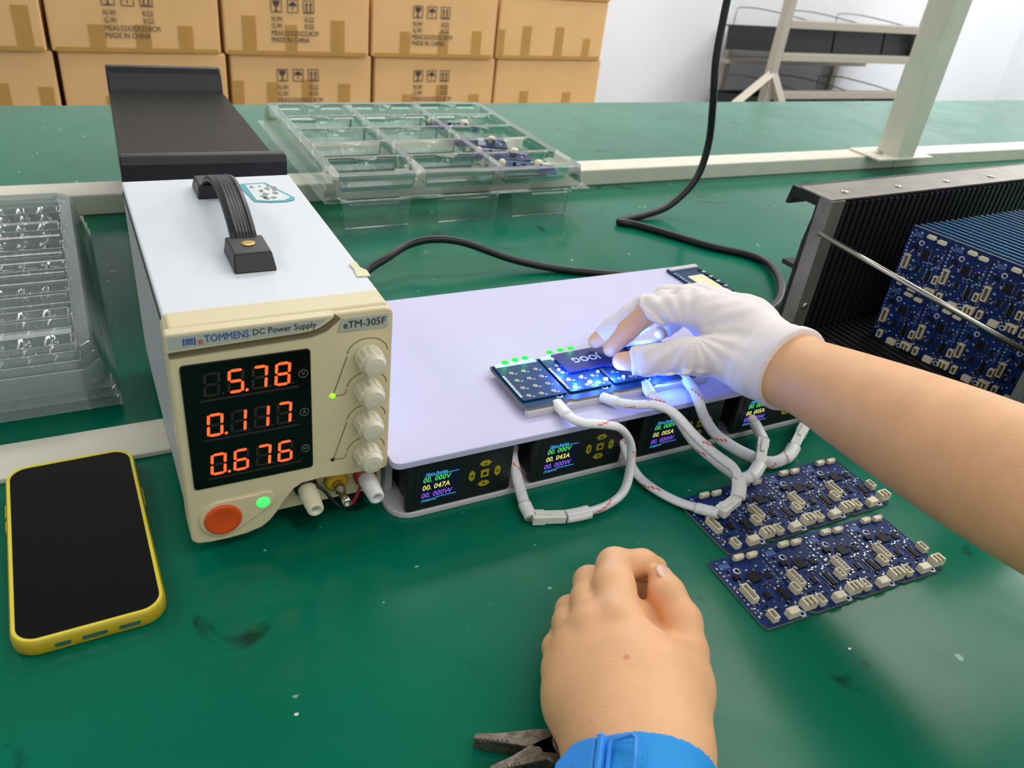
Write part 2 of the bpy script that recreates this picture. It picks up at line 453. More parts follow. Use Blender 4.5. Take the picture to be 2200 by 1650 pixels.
# rear frame: rail lying on the top with an upright post
fr = thing('bench_frame', 'cream square tube frame with leaning upright post on the bench', 'frame', (0, .571, 0))
def tube_box(x0, x1, y0, y1, z0, z1): return MB().box(x0, x1, y0, y1, z0, z1)
tube_box(-1.5, 1.318, -.0, .044, 0, .024).build('rail', T['cream'], fr, bevel=.002)
tube_box(1.320, 2.95, -.0, .044, 0, .024).build('rail', T['cream'], fr, bevel=.002)
MB().box(1.285, 1.330, -.028, .022, .026, 1.2).build('post', T['cream'], fr, bevel=.003)
MB().box(1.235, 1.38, -.030, .040, .024, .028).build('foot_plate', T['cream'], fr, bevel=.001)
MB().lathe([(.007, 0), (.007, .003), (.004, .005)], 10, 0, Matrix.Translation((1.268, .0, .028))).build('bolt', T['chrome'], fr)
MB().lathe([(.012, 0), (.012, .0006)], 18, 0, Matrix.Translation((1.298, -.0283, .40)) @ Matrix.Rotation(math.pi/2, 4, 'X')).build('dot_sticker', T['yellowdot'], fr)['label'] = 'small yellow dot sticker'
MB().lathe([(.004, 0), (.004, .004), (.002, .005)], 10, 0, Matrix.Translation((1.3305, .0, .155)) @ Matrix.Rotation(math.pi/2, 4, 'Y')).build('screw', T['blackp'], fr)
# low strip in the front part of the bench
st = MB().box(-1.1, .11, .099, .139, 0, .0042).build('cover_strip', T['cream'], bevel=.001)
tag(st, 'flat cream joint strip on the bench running under the phone and power supply', 'strip')

# ------------------------------------------------------------------ DC power supply
S = .9623
psu = thing('power_supply', 'beige and white bench power supply with red digits 5.78, 0.117, 0.676', 'power supply', (-.0011, -.0152, 0))
PZ = .0140
def ps(mb): mb.v = [(x*S, y*S, z*S+PZ) for x, y, z in mb.v]; return mb
W_, H_, D_ = .127, .150, .2426
# sheet metal shell
ps(MB().box(.0015, W_-.0015, .022, D_, .004, H_)).build('shell', T['psubody'], psu, bevel=.0012)
for k in range(26):      # left louvres, each a raised slat
    z = .012+k*.0051
    ps(MB().box(.00072, .0018, .030, D_-.012, z, z+.0024)).build('louvre', T['psubody'], psu)
ps(MB().box(.0008, .0016, .028, D_-.010, .008, .146)).build('vent_backing', T['vent'], psu)
for fx in (.014, W_-.014):
    for fy in (.03, D_-.02):
        MB().lathe([(.008, 0), (.0095, .004), (.009, PZ+.005)], 16, 0, Matrix.Translation((fx*S, fy*S, 0))).build('foot', T['blackp'], psu)
# front bezel with the lobed lower edge
lobe = [(.0, .003), (.003, 0), (.0098, -.0012), (.0211, -.0016), (.0327, -.0010), (.0426, .0015), (.0485, .0060), (.0535, .0125), (.0593, .0214),
        (.0640, .0275), (.0695, .0308), (.0816, .0315), (.0939, .0302), (.1238, .0287), (W_, .0300)]
top = [(W_, H_-.004), (W_-.0015, H_-.001), (W_-.005, H_), (.005, H_), (.0012, H_-.0012), (0, H_-.005)]
ps(MB().prism(lobe+top, 0, .024, 'y')).build('bezel', T['beige'], psu, bevel=.0012)
ps(MB().box(.050, W_-.0008, .011, .0235, .0035, .0330)).build('terminal_recess_panel', T['beige'], psu)
ps(MB().box(.002, W_-.002, .004, .0235, .146, .1512)).build('bezel_cap', T['beige'], psu, bevel=.002, seg=3)
# brand header
hd = [(-.0006, .1402), (.025, .1409), (.0498, .1415), (.070, .1420), (.076, .1424), (.081, .1436), (.0855, .1462), (.0895, .1492), (.0905, .1512), (.0005, .1515), (-.0006, .1505)]
h_o = ps(MB().prism(hd, -.0032, .004, 'y')).build('header', T['beige'], psu, bevel=.0008)
sp = [(.0006, .1419), (.045, .1429), (.0672, .1434), (.0755, .1443), (.0810, .1458), (.0860, .1497), (.0006, .1499)]
ps(MB().prism(sp, -.0034, -.0030, 'y')).build('brand_strip', T['plate'], psu)
ps(MB().prism([(.0006, .1356), (.05, .1368), (.077, .1375), (.086, .1400), (.0945, .147), (.0905, .151), (.0855, .1462), (.081, .1436), (.076, .1424), (.0498, .1415), (.0006, .1402)], -.0009, 0, 'y')).build('header_groove_shade', T['groove'], psu)  # raised brown strip paints the shade of the groove under the header
def ptext(s, x, z, size, m, align='CENTER', y=-.0036, sx=1, shear=0, name='lettering', bold=0):
    return put(name, text_mesh(s, size*S, m, .00008, align, shear, sx, bold), psu, loc=(x*S, y*S, z*S+PZ), rot=(math.pi/2, 0, 0))
for dx in (0, .0056):                                   # bracket-like logo
    ps(MB().box(.0082+dx, .0089+dx, -.0037, -.0033, .1438, .1482)).build('logo_bar', T['blue_ink'], psu)
for dx in (.0016, .0026, .0036, .0046):
    ps(MB().box(.0080+dx, .0085+dx, -.0037, -.0033, .1442, .1472)).build('logo_bar', T['blue_ink'], psu)
ps(MB().box(.0094, .0133, -.0037, -.0033, .1472, .1478)).build('logo_bar', T['blue_ink'], psu)
ptext('e', .0170, .1456, .0060, T['red_ink'])
ptext('TOMMENS', .0190, .1464, .0062, T['blue_ink'], 'LEFT', sx=.80)
ptext('DC Power Supply', .0440, .1468, .0053, T['dark_ink'], 'LEFT', sx=.92)
pl = [(.0932, .1386), (.1232, .1378), (.1234, .1462), (.0962, .1466), (.0944, .1440)]
ps(MB().prism(pl, -.0010, .001, 'y')).build('model_plate', T['plate'], psu)
ptext('eTM-305F', .1088, .1424, .0066, T['dark_ink'], y=-.0013, sx=.95)
# display
ps(MB().rprism(.0050, .0764, .0432, .1300, -.0008, .004, .0022, 'y')).build('display_frame', T['blackp'], psu)
ps(MB().rprism(.0056, .0758, .0438, .1294, -.0012, .001, .0018, 'y')).build('display_pane', T['pane'], psu)
SEG = {'0': 'abcdef', '1': 'bc', '2': 'abdeg', '3': 'abcdg', '4': 'bcfg', '5': 'acdfg', '6': 'acdefg', '7': 'abc', '8': 'abcdefg', '9': 'abcdfg', ' ': ''}
def digit(ch, x0, z0, dp=False):
    w_, h_, t = .0090, .0156, .0016; sk = .08
    g = .00018
    def P(a): return [(x0+p+q*sk, z0+q) for p, q in a]
    hz = lambda z: [(t*.75+g, z), (t*1.2+g, z-t/2), (w_-t*1.2-g, z-t/2), (w_-t*.75-g, z), (w_-t*1.2-g, z+t/2), (t*1.2+g, z+t/2)]
    vt = lambda x, a, b: [(x, a+g+t*.25), (x+t/2, a+g+t*.7), (x+t/2, b-g-t*.7), (x, b-g-t*.25), (x-t/2, b-g-t*.7), (x-t/2, a+g+t*.7)]
    m = h_/2
    seg = dict(a=hz(h_-t/2), d=hz(t/2), g=hz(m), f=vt(t/2, m, h_), b=vt(w_-t/2, m, h_), e=vt(t/2, 0, m), c=vt(w_-t/2, 0, m))
    on = MB(); off = MB()
    for k, p in seg.items(): (on if k in SEG[ch] else off).prism(P(p), -.0016, -.0011, 'y')
    dot = [(w_+.0017+.0009*math.cos(a*math.pi/5), .0008+.0009*math.sin(a*math.pi/5)) for a in range(10)]
    (on if dp else off).prism(P(dot), -.0016, -.0011, 'y')
    base = ps(MB().box(x0-.0008, x0+w_+.0030, -.00135, -.00115, z0-.0012, z0+h_+.0012)).build('digit_module', T['pane'], psu)
    if off.v: ps(off).build('unlit_segments', T['segoff'], base)
    if on.v: ps(on).build('lit_segments', T['segon'], base)
for row, (z0, s, dpi) in enumerate(((.1083, ' 578', 1), (.0808, '0117', 0), (.0525, '0676', 0))):
    for k, ch in enumerate(s): digit(ch, .0155+k*.0131-.0003*row, z0, k == dpi)
    ps(MB().box(.0135, .0690, -.00145, -.0012, z0-.0032, z0-.0018)).build('pin_row', T['segoff'], psu)
for s, z in (('V', .1141), ('A', .0867), ('W', .0593)):
    ps(MB().tube([(.0718+.0026*math.cos(a*math.pi/12), -.0014, z+.0026*math.sin(a*math.pi/12)) for a in range(24)], .00022, 5, closed=True)).build('unit_ring', T['ringprint'], psu)
    ptext(s, .0718, z, .0036, T['ringprint'], y=-.0014, name='unit_letter')
# knobs with ribbed skirts, engraved guide lines and indicator lamps
def knob_mesh():
    b = MB(); n = 48; prof = [(.0087, 0), (.0087, .003), (.0082, .0034), (.0080, .0110), (.0074, .0116), (.0071, .0130), (.0062, .0150), (.0030, .0156)]
    vs = []; fs = []
    for i, (r, z) in enumerate(prof):
        for j in range(n):
            rr = r*(1.05 if (j % 4 < 2 and 2 <= i <= 3) else 1)
            a = 2*math.pi*j/n; vs.append((rr*math.cos(a)*S, -z*S, rr*math.sin(a)*S))
    for i in range(len(prof)-1):
        for j in range(n): fs.append((i*n+j, (i+1)*n+j, (i+1)*n+(j+1) % n, i*n+(j+1) % n))
    fs.append(tuple((len(prof)-1)*n+j for j in range(n))[::-1]); fs.append(tuple(range(n)))
    me = MB().add(vs, [f[::-1] for f in fs]).mesh('knob', T['knob'])
    return me
km = knob_mesh()
for z in (.1190, .0955, .0712, .0462):
    k = put('knob', km, psu, loc=(.1112*S, -.0002, z*S+PZ))
    arc = [(.1112+.0128*math.cos(a), -.0001, z+.0015+.0108*math.sin(a)) for a in np.linspace(math.radians(170), math.radians(5), 18)]
    ps(MB().tube(arc, .00032, 5)).build('engraved_arc', T['groove'], psu)
for zl, za, zb in ((.0942, .1205, .097), (.0452, .0727, .0477)):
    ps(MB().tube([(.0897, -.0001, zl), (.0985, -.0001, za)], .00032, 5)).build('engraved_line', T['groove'], psu)
    ps(MB().tube([(.0897, -.0001, zl), (.0965, -.0001, zl-.0008), (.0985, -.0001, zb)], .00032, 5)).build('engraved_line', T['groove'], psu)
def facing(x, z, y=0): return Matrix.Translation((x, y, z)) @ Matrix.Rotation(math.pi/2, 4, 'X')
ps(MB().lathe([(.0018, -.002), (.0018, .0006), (.0010, .0013)], 14, 0, facing(.0895, .0941))).build('indicator_lamp', T['ledlime'], psu, True)['label'] = 'lit lime green indicator lamp'
ps(MB().lathe([(.0015, -.002), (.0015, .0002), (.0008, .0004)], 14, 0, facing(.0893, .0451))).build('indicator_lamp', T['ledoff'], psu, True)['label'] = 'dark unlit indicator lamp'
# power button island
isl = []
for cx, cz, r, a0, a1 in ((.0195, .0172, .0142, 105, 300), (.0452, .0246, .0068, -65, 115)):
    for i in range(13):
        a = math.radians(a0+(a1-a0)*i/12); isl.append((cx+r*math.cos(a), cz+r*math.sin(a)))
ps(MB().prism(isl, -.0016, .002, 'y')).build('button_surround', T['beige'], psu, bevel=.0009, seg=3)
ps(MB().lathe([(.0112, -.001), (.0112, .0026), (.0108, .0032), (.0095, .0034), (.0070, .0027), (.0030, .0024), (.0004, .0023)], 36, 0, facing(.0193, .0172))).build('power_button', T['orange'], psu, True)
ps(MB().lathe([(.0043, -.001), (.0043, .0020), (.0036, .0024), (.0004, .0026)], 22, 0, facing(.0440, .0236))).build('power_lamp', T['ledgreen'], psu, True)['label'] = 'lit green power lamp'
# binding posts
def post(x, z, ringm, capm, metal=False):
    f = facing(x, z, .011)
    r = ps(MB().lathe([(.0078, 0), (.0078, .004), (.0066, .0055), (.0060, .0058)], 24, 0, f)).build('binding_post', ringm, psu, True)
    if metal:
        ps(MB().lathe([(.0035, .004), (.0035, .013), (.0026, .014), (.0026, .021), (.0030, .022), (.0030, .027), (.0018, .027), (.0018, .022)], 16, 0, f)).build('terminal_stem', capm, r, True)
    else:
        ps(MB().lathe([(.0058, .005), (.0062, .007), (.0060, .016), (.0052, .027), (.0044, .0278), (.0028, .0278), (.0026, .020)], 20, 0, f)).build('terminal_cap', capm, r, True)
post(.0735, .0205, T['blackp'], T['ivory']); post(.0940, .0195, T['yellowp'], T['chrome'], True); post(.1140, .0190, T['redp'], T['whitep'])
ps(MB().tube(spline([(.0770, .006, .0245), (.083, .001, .021), (.088, -.003, .014), (.0925, -.006, .0085)]), .0012, 7)).build('black_lead', T['cable'], psu, True)
ps(MB().tube(spline([(.0970, -.006, .0085), (.102, -.002, .0065), (.107, .003, .0085), (.111, .007, .0125)]), .0012, 7)).build('red_lead', T['redp'], psu, True)
# carrying handle
def endcap(y0, y1, lean):
    return MB().add([(.0482, y0, .150), (.0742, y0, .150), (.0742, y1, .150), (.0482, y1, .150),
                     (.0497, y0+lean[0], .1605), (.0727, y0+lean[0], .1605), (.0727, y1-lean[1], .1605), (.0497, y1-lean[1], .1605)],
                    [(0, 3, 2, 1), (4, 5, 6, 7), (0, 1, 5, 4), (1, 2, 6, 5), (2, 3, 7, 6), (3, 0, 4, 7)])
e1 = ps(endcap(.0645, .1000, (.007, .001))).build('handle_mount', T['blackp'], psu, bevel=.001)
e2 = ps(endcap(.1960, .2250, (.001, .006))).build('handle_mount', T['blackp'], psu, bevel=.001)
ps(MB().lathe([(.0045, 0), (.0045, .0008), (.003, .0010)], 18, 0, Matrix.Translation((.0612, .0860, .1603)))).build('screw', T['brass'], e1)
sb = MB(); prof = []
for i in range(25):
    t = i/24; y = .094+t*(.204-.094); z = .156+.0205*math.sin(math.pi*t)**.72
    prof.append((y, z))
xs = [(.0525, 0), (.0532, .0022), (.0555, .0030), (.0560, .0022), (.0570, .0029), (.0580, .0023), (.0590, .0029), (.0600, .0023), (.0610, .0029), (.0620, .0023), (.0630, .0029), (.0640, .0023), (.0650, .0029), (.0660, .0022), (.0665, .0030), (.0688, .0022), (.0695, 0)]
vs = [(x, y, z+dz) for y, z in prof for x, dz in xs]+[(x, y, z-.0015) for y, z in prof for x in (.0530, .0690)]
nX = len(xs); fs = []
for i in range(24):
    for j in range(nX-1): fs.append((i*nX+j, i*nX+j+1, (i+1)*nX+j+1, (i+1)*nX+j))
    a = 25*nX+i*2; fs += [(a, a+2, a+3, a+1), (i*nX, (i+1)*nX, a+2, a), (i*nX+nX-1, a+1, a+3, (i+1)*nX+nX-1)]
ps(sb.add(vs, fs)).build('handle_strap', T['strap'], psu)
# stickers on the lid
stk = [(.0815, .2235), (.1025, .2245), (.1165, .1880), (.1150, .1835), (.1080, .1810), (.0970, .1815), (.0860, .1850)]
s1 = ps(MB().prism(stk[::-1], .1503, .1506)).build('lid_sticker', T['teal'], psu)
ps(MB().prism([(.0865, .2205), (.1005, .2215), (.1135, .1890), (.1075, .1835), (.0970, .1840), (.0880, .1870)][::-1], .1506, .1508)).build('sticker_paper', T['sticker'], s1)
for i in range(14):
    x = .090+random.random()*.016; y = .188+random.random()*.028; r = .0012+random.random()*.0016
    ps(MB().prism([(x+r*math.cos(a)*(.6+.6*random.random()), y+1.5*r*math.sin(a)*(.6+.6*random.random())) for a in [k*math.pi/4 for k in range(8)]], .1508, .1509)).build('printed_figure', T['doodle'], s1)
ps(MB().add([(.1185, .044, .1503), (.1265, .043, .1503), (.1268, .051, .1503), (.1245, .056, .1503), (.1245, .064, .1503), (.1195, .063, .1503), (.1200, .054, .1503)] +
            [(.1185, .044, .1510), (.1272, .043, .1508), (.1275, .051, .1508), (.1245, .056, .1512), (.1245, .064, .1515), (.1195, .063, .1512), (.1200, .054, .1510)],
            [tuple(range(7))[::-1], tuple(range(7, 14))]+[(i, (i+1) % 7, 7+(i+1) % 7, 7+i) for i in range(7)])).build('tape_scrap', T['mask'], psu)

# ------------------------------------------------------------------ cartons stacked behind the bench
CX0, CY0, CW, CHT, CDP, PITCH, CYAW = -.0293, 2.5964, .506, .2270, .35, .52, .02
def carton_parts(root, printed, tapes, flap=True):
    b = MB().box(0, CW, 0, CDP, 0, CHT).build('carton_body', T['card'], root, bevel=.006, seg=2)
    MB().box(.01, CW-.01, -.0012, .0, .0, .014).build('tape_strip', T['tape'], root)
    for x, wd, h in tapes:
        MB().box(x, x+wd, -.0016, .0, .004, h).build('tape_strip', T['tape'], root)
    if not printed: return
    pr = MB().box(.001, .001+1e-4, .001, .0011, .001, .0011)
    ink = MB()
    def frame(x, z, w_, h_):
        t = .0022
        for a in ((x, x+w_, z, z+t), (x, x+w_, z+h_-t, z+h_), (x, x+t, z, z+h_), (x+w_-t, x+w_, z, z+h_)):
            ink.box(a[0], a[1], -.0022, -.0018, a[2], a[3])
    iz = .138
    for ix in (.157, .213, .268): frame(ix, iz, .038, .042)
    f = lambda pts, x: ink.prism([(x+p, iz+q) for p, q in pts], -.0022, -.0018, 'y')
    f([(.017, .004), (.021, .004), (.021, .018), (.028, .024), (.031, .037), (.007, .037), (.010, .024), (.017, .018)], .157)
    f([(.010, .003), (.028, .003), (.028, .005), (.010, .005)], .157)
    f([(.005, .022), (.033, .022), (.030, .029), (.024, .034), (.019, .036), (.014, .034), (.008, .029)], .213)
    f([(.018, .006), (.020, .006), (.020, .022), (.018, .022)], .213)
    for ox in (.008, .022):
        f([(ox+.002, .008), (ox+.006, .008), (ox+.006, .026), (ox+.009, .026), (ox+.004, .037), (ox-.001, .026), (ox+.002, .026)], .268)
    f([(.005, .004), (.033, .004), (.033, .0065), (.005, .0065)], .268)
    ink.build('printed_symbols', T['ink'], root)
    for s, x, z, al in (('N.W:', .158, .117, 'LEFT'), ('KGS', .272, .117, 'LEFT'), ('G.W:', .158, .095, 'LEFT'), ('KGS', .272, .095, 'LEFT'),
                        ('MEAS:52X35X22.8CM', .156, .072, 'LEFT'), ('MADE IN CHINA', .156, .050, 'LEFT')):
        put('lettering', text_mesh(s, .0235, T['ink'], .0002, al, 0, .76), root, loc=(x, -.0021, z), rot=(math.pi/2, 0, 0))
colname = ['leftmost column', 'column behind the black ribbed rack', 'third column from the left', 'fourth column from the left', 'column nearest the white wall']
T0 = [[(.0, .04, .11), (.16, .05, .085), (.33, .05, .10), (.43, .045, .13)], [(.11, .045, .082), (.245, .045, .085), (.375, .045, .085)],
      [(.06, .045, .125), (.205, .04, .10), (.365, .05, .12)], [(.11, .04, .09), (.265, .04, .095), (.405, .04, .10)],
      [(.11, .04, .125), (.265, .04, .125), (.405, .035, .085), (.005, .025, .11)]]
T1 = [[(.32, .05, .13), (.45, .04, .12)], [(.12, .045, .09), (.245, .045, .10), (.40, .045, .1)], [(.0, .04, .14), (.12, .04, .135), (.245, .04, .145), (.38, .045, .13)],
      [(.115, .045, .09), (.255, .045, .125), (.40, .045, .09)], [(.12, .04, .10), (.33, .04, .095)]]
rng = random.Random(3)
for k in range(-1, 4+0):
    c_ = k+1
    for row, rn in ((1, 'upper'), (0, 'lower')):
        X = CX0+k*PITCH*math.cos(CYAW)+(.0 if row else rng.uniform(.008, .016)); Y = CY0+k*PITCH*math.sin(CYAW)
        z = -.234+(0 if row else -.228)
        r = thing('carton', f'brown taped cardboard carton, {rn} visible row, {colname[c_]}', 'carton', (X, Y+(0 if row else .008), z), CYAW+rng.uniform(-.012, .012), 'cartons stacked behind the bench')
        carton_parts(r, c_ in (1, 2, 3), (T0 if row else T1)[c_])
    # one more carton on top (its lower edge peeps in at the right end) and one below for support
    z = -.234-2*.228
    r = thing('carton', f'plain cardboard carton at the foot of the stack, {colname[c_]}', 'carton', (CX0+k*PITCH, CY0, z), CYAW, 'cartons at the foot of the stack')
    MB().box(0, CW, 0, CDP, 0, CHT).build('carton_body', T['card'], r, bevel=.006)
    for row, rn in ((0, 'bottom'), (1, 'middle'), (2, 'top')):  # unseen rear row, added so the gaps between front cartons go dark
        r = thing('carton', f'unseen plain carton added in a rear row, {rn} layer, behind {colname[c_]}', 'carton', (CX0+k*PITCH+.26, CY0+CDP+.045+k*.0104, -.234+(row-2)*.228), CYAW, 'unseen cartons added behind the stack')
        MB().box(0, CW, 0, CDP, 0, CHT).build('carton_body', T['card'], r, bevel=.006)
    if k == 3:
        r = thing('carton', 'cardboard carton on top of the stack beside the white wall, mostly out of view', 'carton', (CX0+k*PITCH+.004, CY0+k*PITCH*CYAW, -.234+.2285), CYAW)
        carton_parts(r, False, [(.1, .04, .06)])
pal = thing('pallet', 'low wooden pallet under the cartons', 'pallet', (CX0-PITCH, CY0, FLOOR))
PH = -.234-2*.228-FLOOR
for yy in (0, .13, .26, .40, .53, .66): MB().box(0, 5.5*PITCH, yy, yy+.1, PH-.015, PH).build('plank', T['card'], pal)
for yy in (0, .13, .26, .40, .53, .66): MB().box(0, 5.5*PITCH, yy+.02, yy+.08, 0, PH-.015).build('runner', T['card'], pal)

# ------------------------------------------------------------------ storage rack with black trays by the wall
sr = thing('storage_rack', 'grey metal storage rack against the white wall', 'rack', (3.40, 3.0, FLOOR))
GZ = -FLOOR
def bar(name, p0, p1, w_=.05):
    return MB().tube([p0, p1], w_*.7071, 4).build(name, T['galv'], sr)
MB().box(0, .05, 0, .05, 0, GZ+.55).build('upright', T['galv'], sr, bevel=.004)
MB().box(1.12, 1.17, 0, .05, 0, GZ+.55).build('upright', T['galv'], sr, bevel=.004)
for z in (-.125, -.29, -.49, -.66): MB().box(.05, 1.30, .0, .04, GZ+z, GZ+z+.04).build('beam', T['galv'], sr, bevel=.003)
bar('brace', (.02, .02, GZ-.36), (-.24, -.02, GZ-.52), .04); bar('brace', (.03, .02, GZ-.36), (.13, -.10, GZ-.62), .04)
bar('brace', (-.24, -.02, GZ-.52), (-.42, -.04, .02), .04); bar('brace', (.13, -.10, GZ-.62), (.15, -.12, .02), .04)
for z in (-.40, -.77):
    MB().box(.10, 1.28, .46, .55, GZ+z, GZ+z+.02).build('rear_beam', T['galv'], sr)
for x in (.16, 1.1): MB().box(x, x+.04, .55, .585, 0, GZ-.3).build('rear_leg', T['galv'], sr)
def black_tray(x, z, label):
    r = thing('component_tray', label, 'tray', (3.40+x, 3.056, z), 0, 'black trays on the storage rack')
    r.rotation_euler = (-.16, 0, 0)
    w_, d_, h_ = .395, .43, .125
    MB().box(0, w_, 0, d_, 0, .008).build('tray_floor', T['rackblack'], r)
    MB().box(0, w_, 0, .012, .008, h_).build('tray_front', T['rackblack'], r)
    for sx in (0, w_-.012): MB().box(sx, sx+.012, .012, d_, .008, h_).build('tray_side', T['rackblack'], r)
    MB().box(.012, w_-.012, d_-.012, d_, .008, h_).build('tray_back', T['rackblack'], r)
    MB().box(-.004, w_+.004, d_-.03, d_+.03, h_, h_+.008).build('tray_flange', T['rackblack'], r)
    MB().tube(spline([(.02, d_-.02, h_), (.03, d_-.02, h_+.075), (.06, d_-.02, h_+.10), (.20, d_-.10, h_+.09), (.38, .12, h_+.03), (.385, .10, h_)], 6), .004, 6).build('wire_handle', T['wire'], r, True)
    return r
pos = ['first', 'second', 'third', 'fourth']
for k in range(3):
    black_tray(.07+k*.41, -.255, f'black wire-handled tray, {pos[k]} from the left on the upper shelf of the metal rack')
    black_tray(.07+k*.41, -.625, f'black wire-handled tray, {pos[k]} from the left on the lower shelf of the metal rack')

# ------------------------------------------------------------------ black ribbed rack behind the power supply
br = thing('ribbed_rack', 'upturned black ribbed plastic rack behind the power supply', 'rack', (.0052, .300, 0), -.0445)
BW, BL, BT = .1243, .349, -.0789
def dz(y): return .1448+math.tan(BT)*y
prof = [(.012, dz(.012)-.006)]
n = 62
for i in range(n):
    y0 = .014+i*(BL-.030)/n; stp = (BL-.030)/n
    prof += [(y0, dz(y0)-.0014), (y0+stp*.25, dz(y0)), (y0+stp*.8, dz(y0+stp)), (y0+stp*.95, dz(y0+stp)-.0014)]
prof += [(BL-.012, dz(BL)-.001), (BL-.012, dz(BL)-.006)]
MB().prism(prof[::-1], 0, BW, 'x').build('ribbed_deck', T['deck'], br)
MB().prism([(0, dz(0)-.026), (.012, dz(0)-.026), (.014, dz(0)+.001), (.010, dz(0)+.006), (.002, dz(0)+.005), (-.001, dz(0)-.001)][::-1], -.0005, BW+.0075, 'x').build('front_lip', T['rackblack'], br, bevel=.002)
MB().prism([(BL-.012, dz(BL)-.006), (BL+.014, dz(BL)-.006), (BL+.016, dz(BL)+.022), (BL+.012, dz(BL)+.027), (BL+.005, dz(BL)+.026), (BL, dz(BL)+.020), (BL-.008, dz(BL)+.004)][::-1], 0, BW, 'x').build('rear_lip', T['rackblack'], br, bevel=.002)
for x in (.0, BW-.005):
    MB().prism([(.004, 0), (.264, 0), (.264, .0255), (.327, .0255), (.327, 0), (BL+.008, 0), (BL+.008, dz(BL)-.006), (.004, dz(0)-.006)], x, x+.005, 'x').build('side_panel', T['rackblack'], br)

# ------------------------------------------------------------------ clear blister trays
def heightfield(fn, x0, x1, y0, y1, nx, ny):
    xs = np.linspace(x0, x1, nx); ys = np.linspace(y0, y1, ny); X, Y = np.meshgrid(xs, ys, indexing='ij')
    Z = fn(X, Y); vs = np.stack([X, Y, Z], -1).reshape(-1, 3).tolist()
    I = np.arange(nx*ny).reshape(nx, ny)
    fs = np.stack([I[:-1, :-1], I[1:, :-1], I[1:, 1:], I[:-1, 1:]], -1).reshape(-1, 4).tolist()
    return vs, fs
def sstep(a, b, x): t = np.clip((x-a)/(b-a), 0, 1); return t*t*(3-2*t)
TW, TD = .366, .352
def rim(X, Y, zt, zb, rr=.012):
    """falls from zt to zb outside the rounded plateau edge, then a flat flange"""
    qx = np.abs(X-TW/2)-(TW/2-.010-rr); qy = np.abs(Y-TD/2)-(TD/2-.010-rr)
    d = np.hypot(np.maximum(qx, 0), np.maximum(qy, 0))+np.minimum(np.maximum(qx, qy), 0)-rr
    return d
def tray15(X, Y):
    zt = .046; z = np.full_like(X, zt)
    cw = (TW-.036)/3; cd = (TD-.036)/5
    for i in range(3):
        for j in range(5):
            cx = .018+cw*(i+.5); cy = .018+cd*(j+.5)
            qx = np.abs(X-cx)-(cw/2-.006); qy = np.abs(Y-cy)-(cd/2-.004)
            inside = np.maximum(qx, qy)
            # rounded finger notch on the far side of each pocket
            notch = np.hypot((X-cx)/1.25, (Y-(cy+cd/2-.001)))-.011
            inside = np.maximum(inside, -notch)
            pk = 1-sstep(-.0035, 0., inside)
            z = z-(.024)*pk
            bumps = (np.hypot(X-cx+cw*.3, Y-cy) < .004)*.003
            z = z+bumps*pk
    d = rim(X, Y, zt, .015)
    z = np.where(d > 0, zt-(zt-.018)*sstep(0, .005, d), z)
    tabs = (np.abs(((X/TW*3) % 1)-.5) < .25)
    z = np.where((d > .006) & tabs, .014, z)
    return z
vs, fs = heightfield(tray15, 0, TW, 0, TD, 200, 190)
# skirt
tr = thing('blister_tray', 'clear plastic blister tray with three columns of pockets, lying across the cream rail', 'tray', (.222, .479, .0))
TZ = .0255
def drape(z): return z
MB().add([(x, y, z+TZ-.012) for x, y, z in vs], fs).build('tray_sheet', T['clear'], tr, smooth=True)
# vertical stacking lugs around the front of the skirt
for x in (.02, .14, .245):
    MB().add([(x, -.002, TZ+.008), (x+.085, -.002, TZ+.008), (x+.082, -.004, TZ-.0245), (x+.003, -.004, TZ-.0245), (x, .002, TZ+.008), (x+.085, .002, TZ+.008), (x+.082, -.002, TZ-.0245), (x+.003, -.002, TZ-.0245)],
             [(0, 3, 2, 1), (4, 5, 6, 7), (0, 1, 5, 4), (3, 7, 6, 2), (0, 4, 7, 3), (1, 2, 6, 5)]).build('skirt_lug', T['clear'], tr)
def tray_rows(X, Y):
    zt = .036; z = np.full_like(X, zt)
    u = (Y-.02) / .0445; fr_ = u % 1; inn = (X > .012) & (X < TW-.02) & (Y > .02) & (Y < TD-.02)
    blk = X // .118; bx = X-blk*.118
    inn &= (bx > .008) & (bx < .112)
    trough = sstep(.36, .40, fr_)*(1-sstep(.90, .95, fr_))
    z = z-np.where(inn, .018*trough, 0)
    sc = np.abs(np.sin((bx-.008)/.0173*math.pi))**.5
    ridge = (1-sstep(.30, .36, fr_))*sstep(.02, .06, fr_)
    z = z-np.where(inn, .009*ridge*sc*(.6+.4*np.abs(np.sin(fr_*math.pi*8))), 0)
    d = rim(X, Y, zt, .0, .016)
    z = np.where(d > 0, zt-(zt-.006)*sstep(0, .010, d), z)
    return z
vs, fs = heightfield(tray_rows, 0, TW, 0, TD, 240, 200)
trm = MB().add(vs, fs).mesh('tray_sheet', T['clear2'], True)
lv = ['bottom', 'middle', 'top']
for k in range(3):
    r = thing('blister_tray', f'clear ribbed plastic blister tray, {lv[k]} one of the stack left of the power supply', 'tray', (-.0235-TW-.002*k, .162+.003*k, .0008-.006+.0062+.0065*k), .0, 'stacked clear trays')
    put('tray_sheet', trm, r)

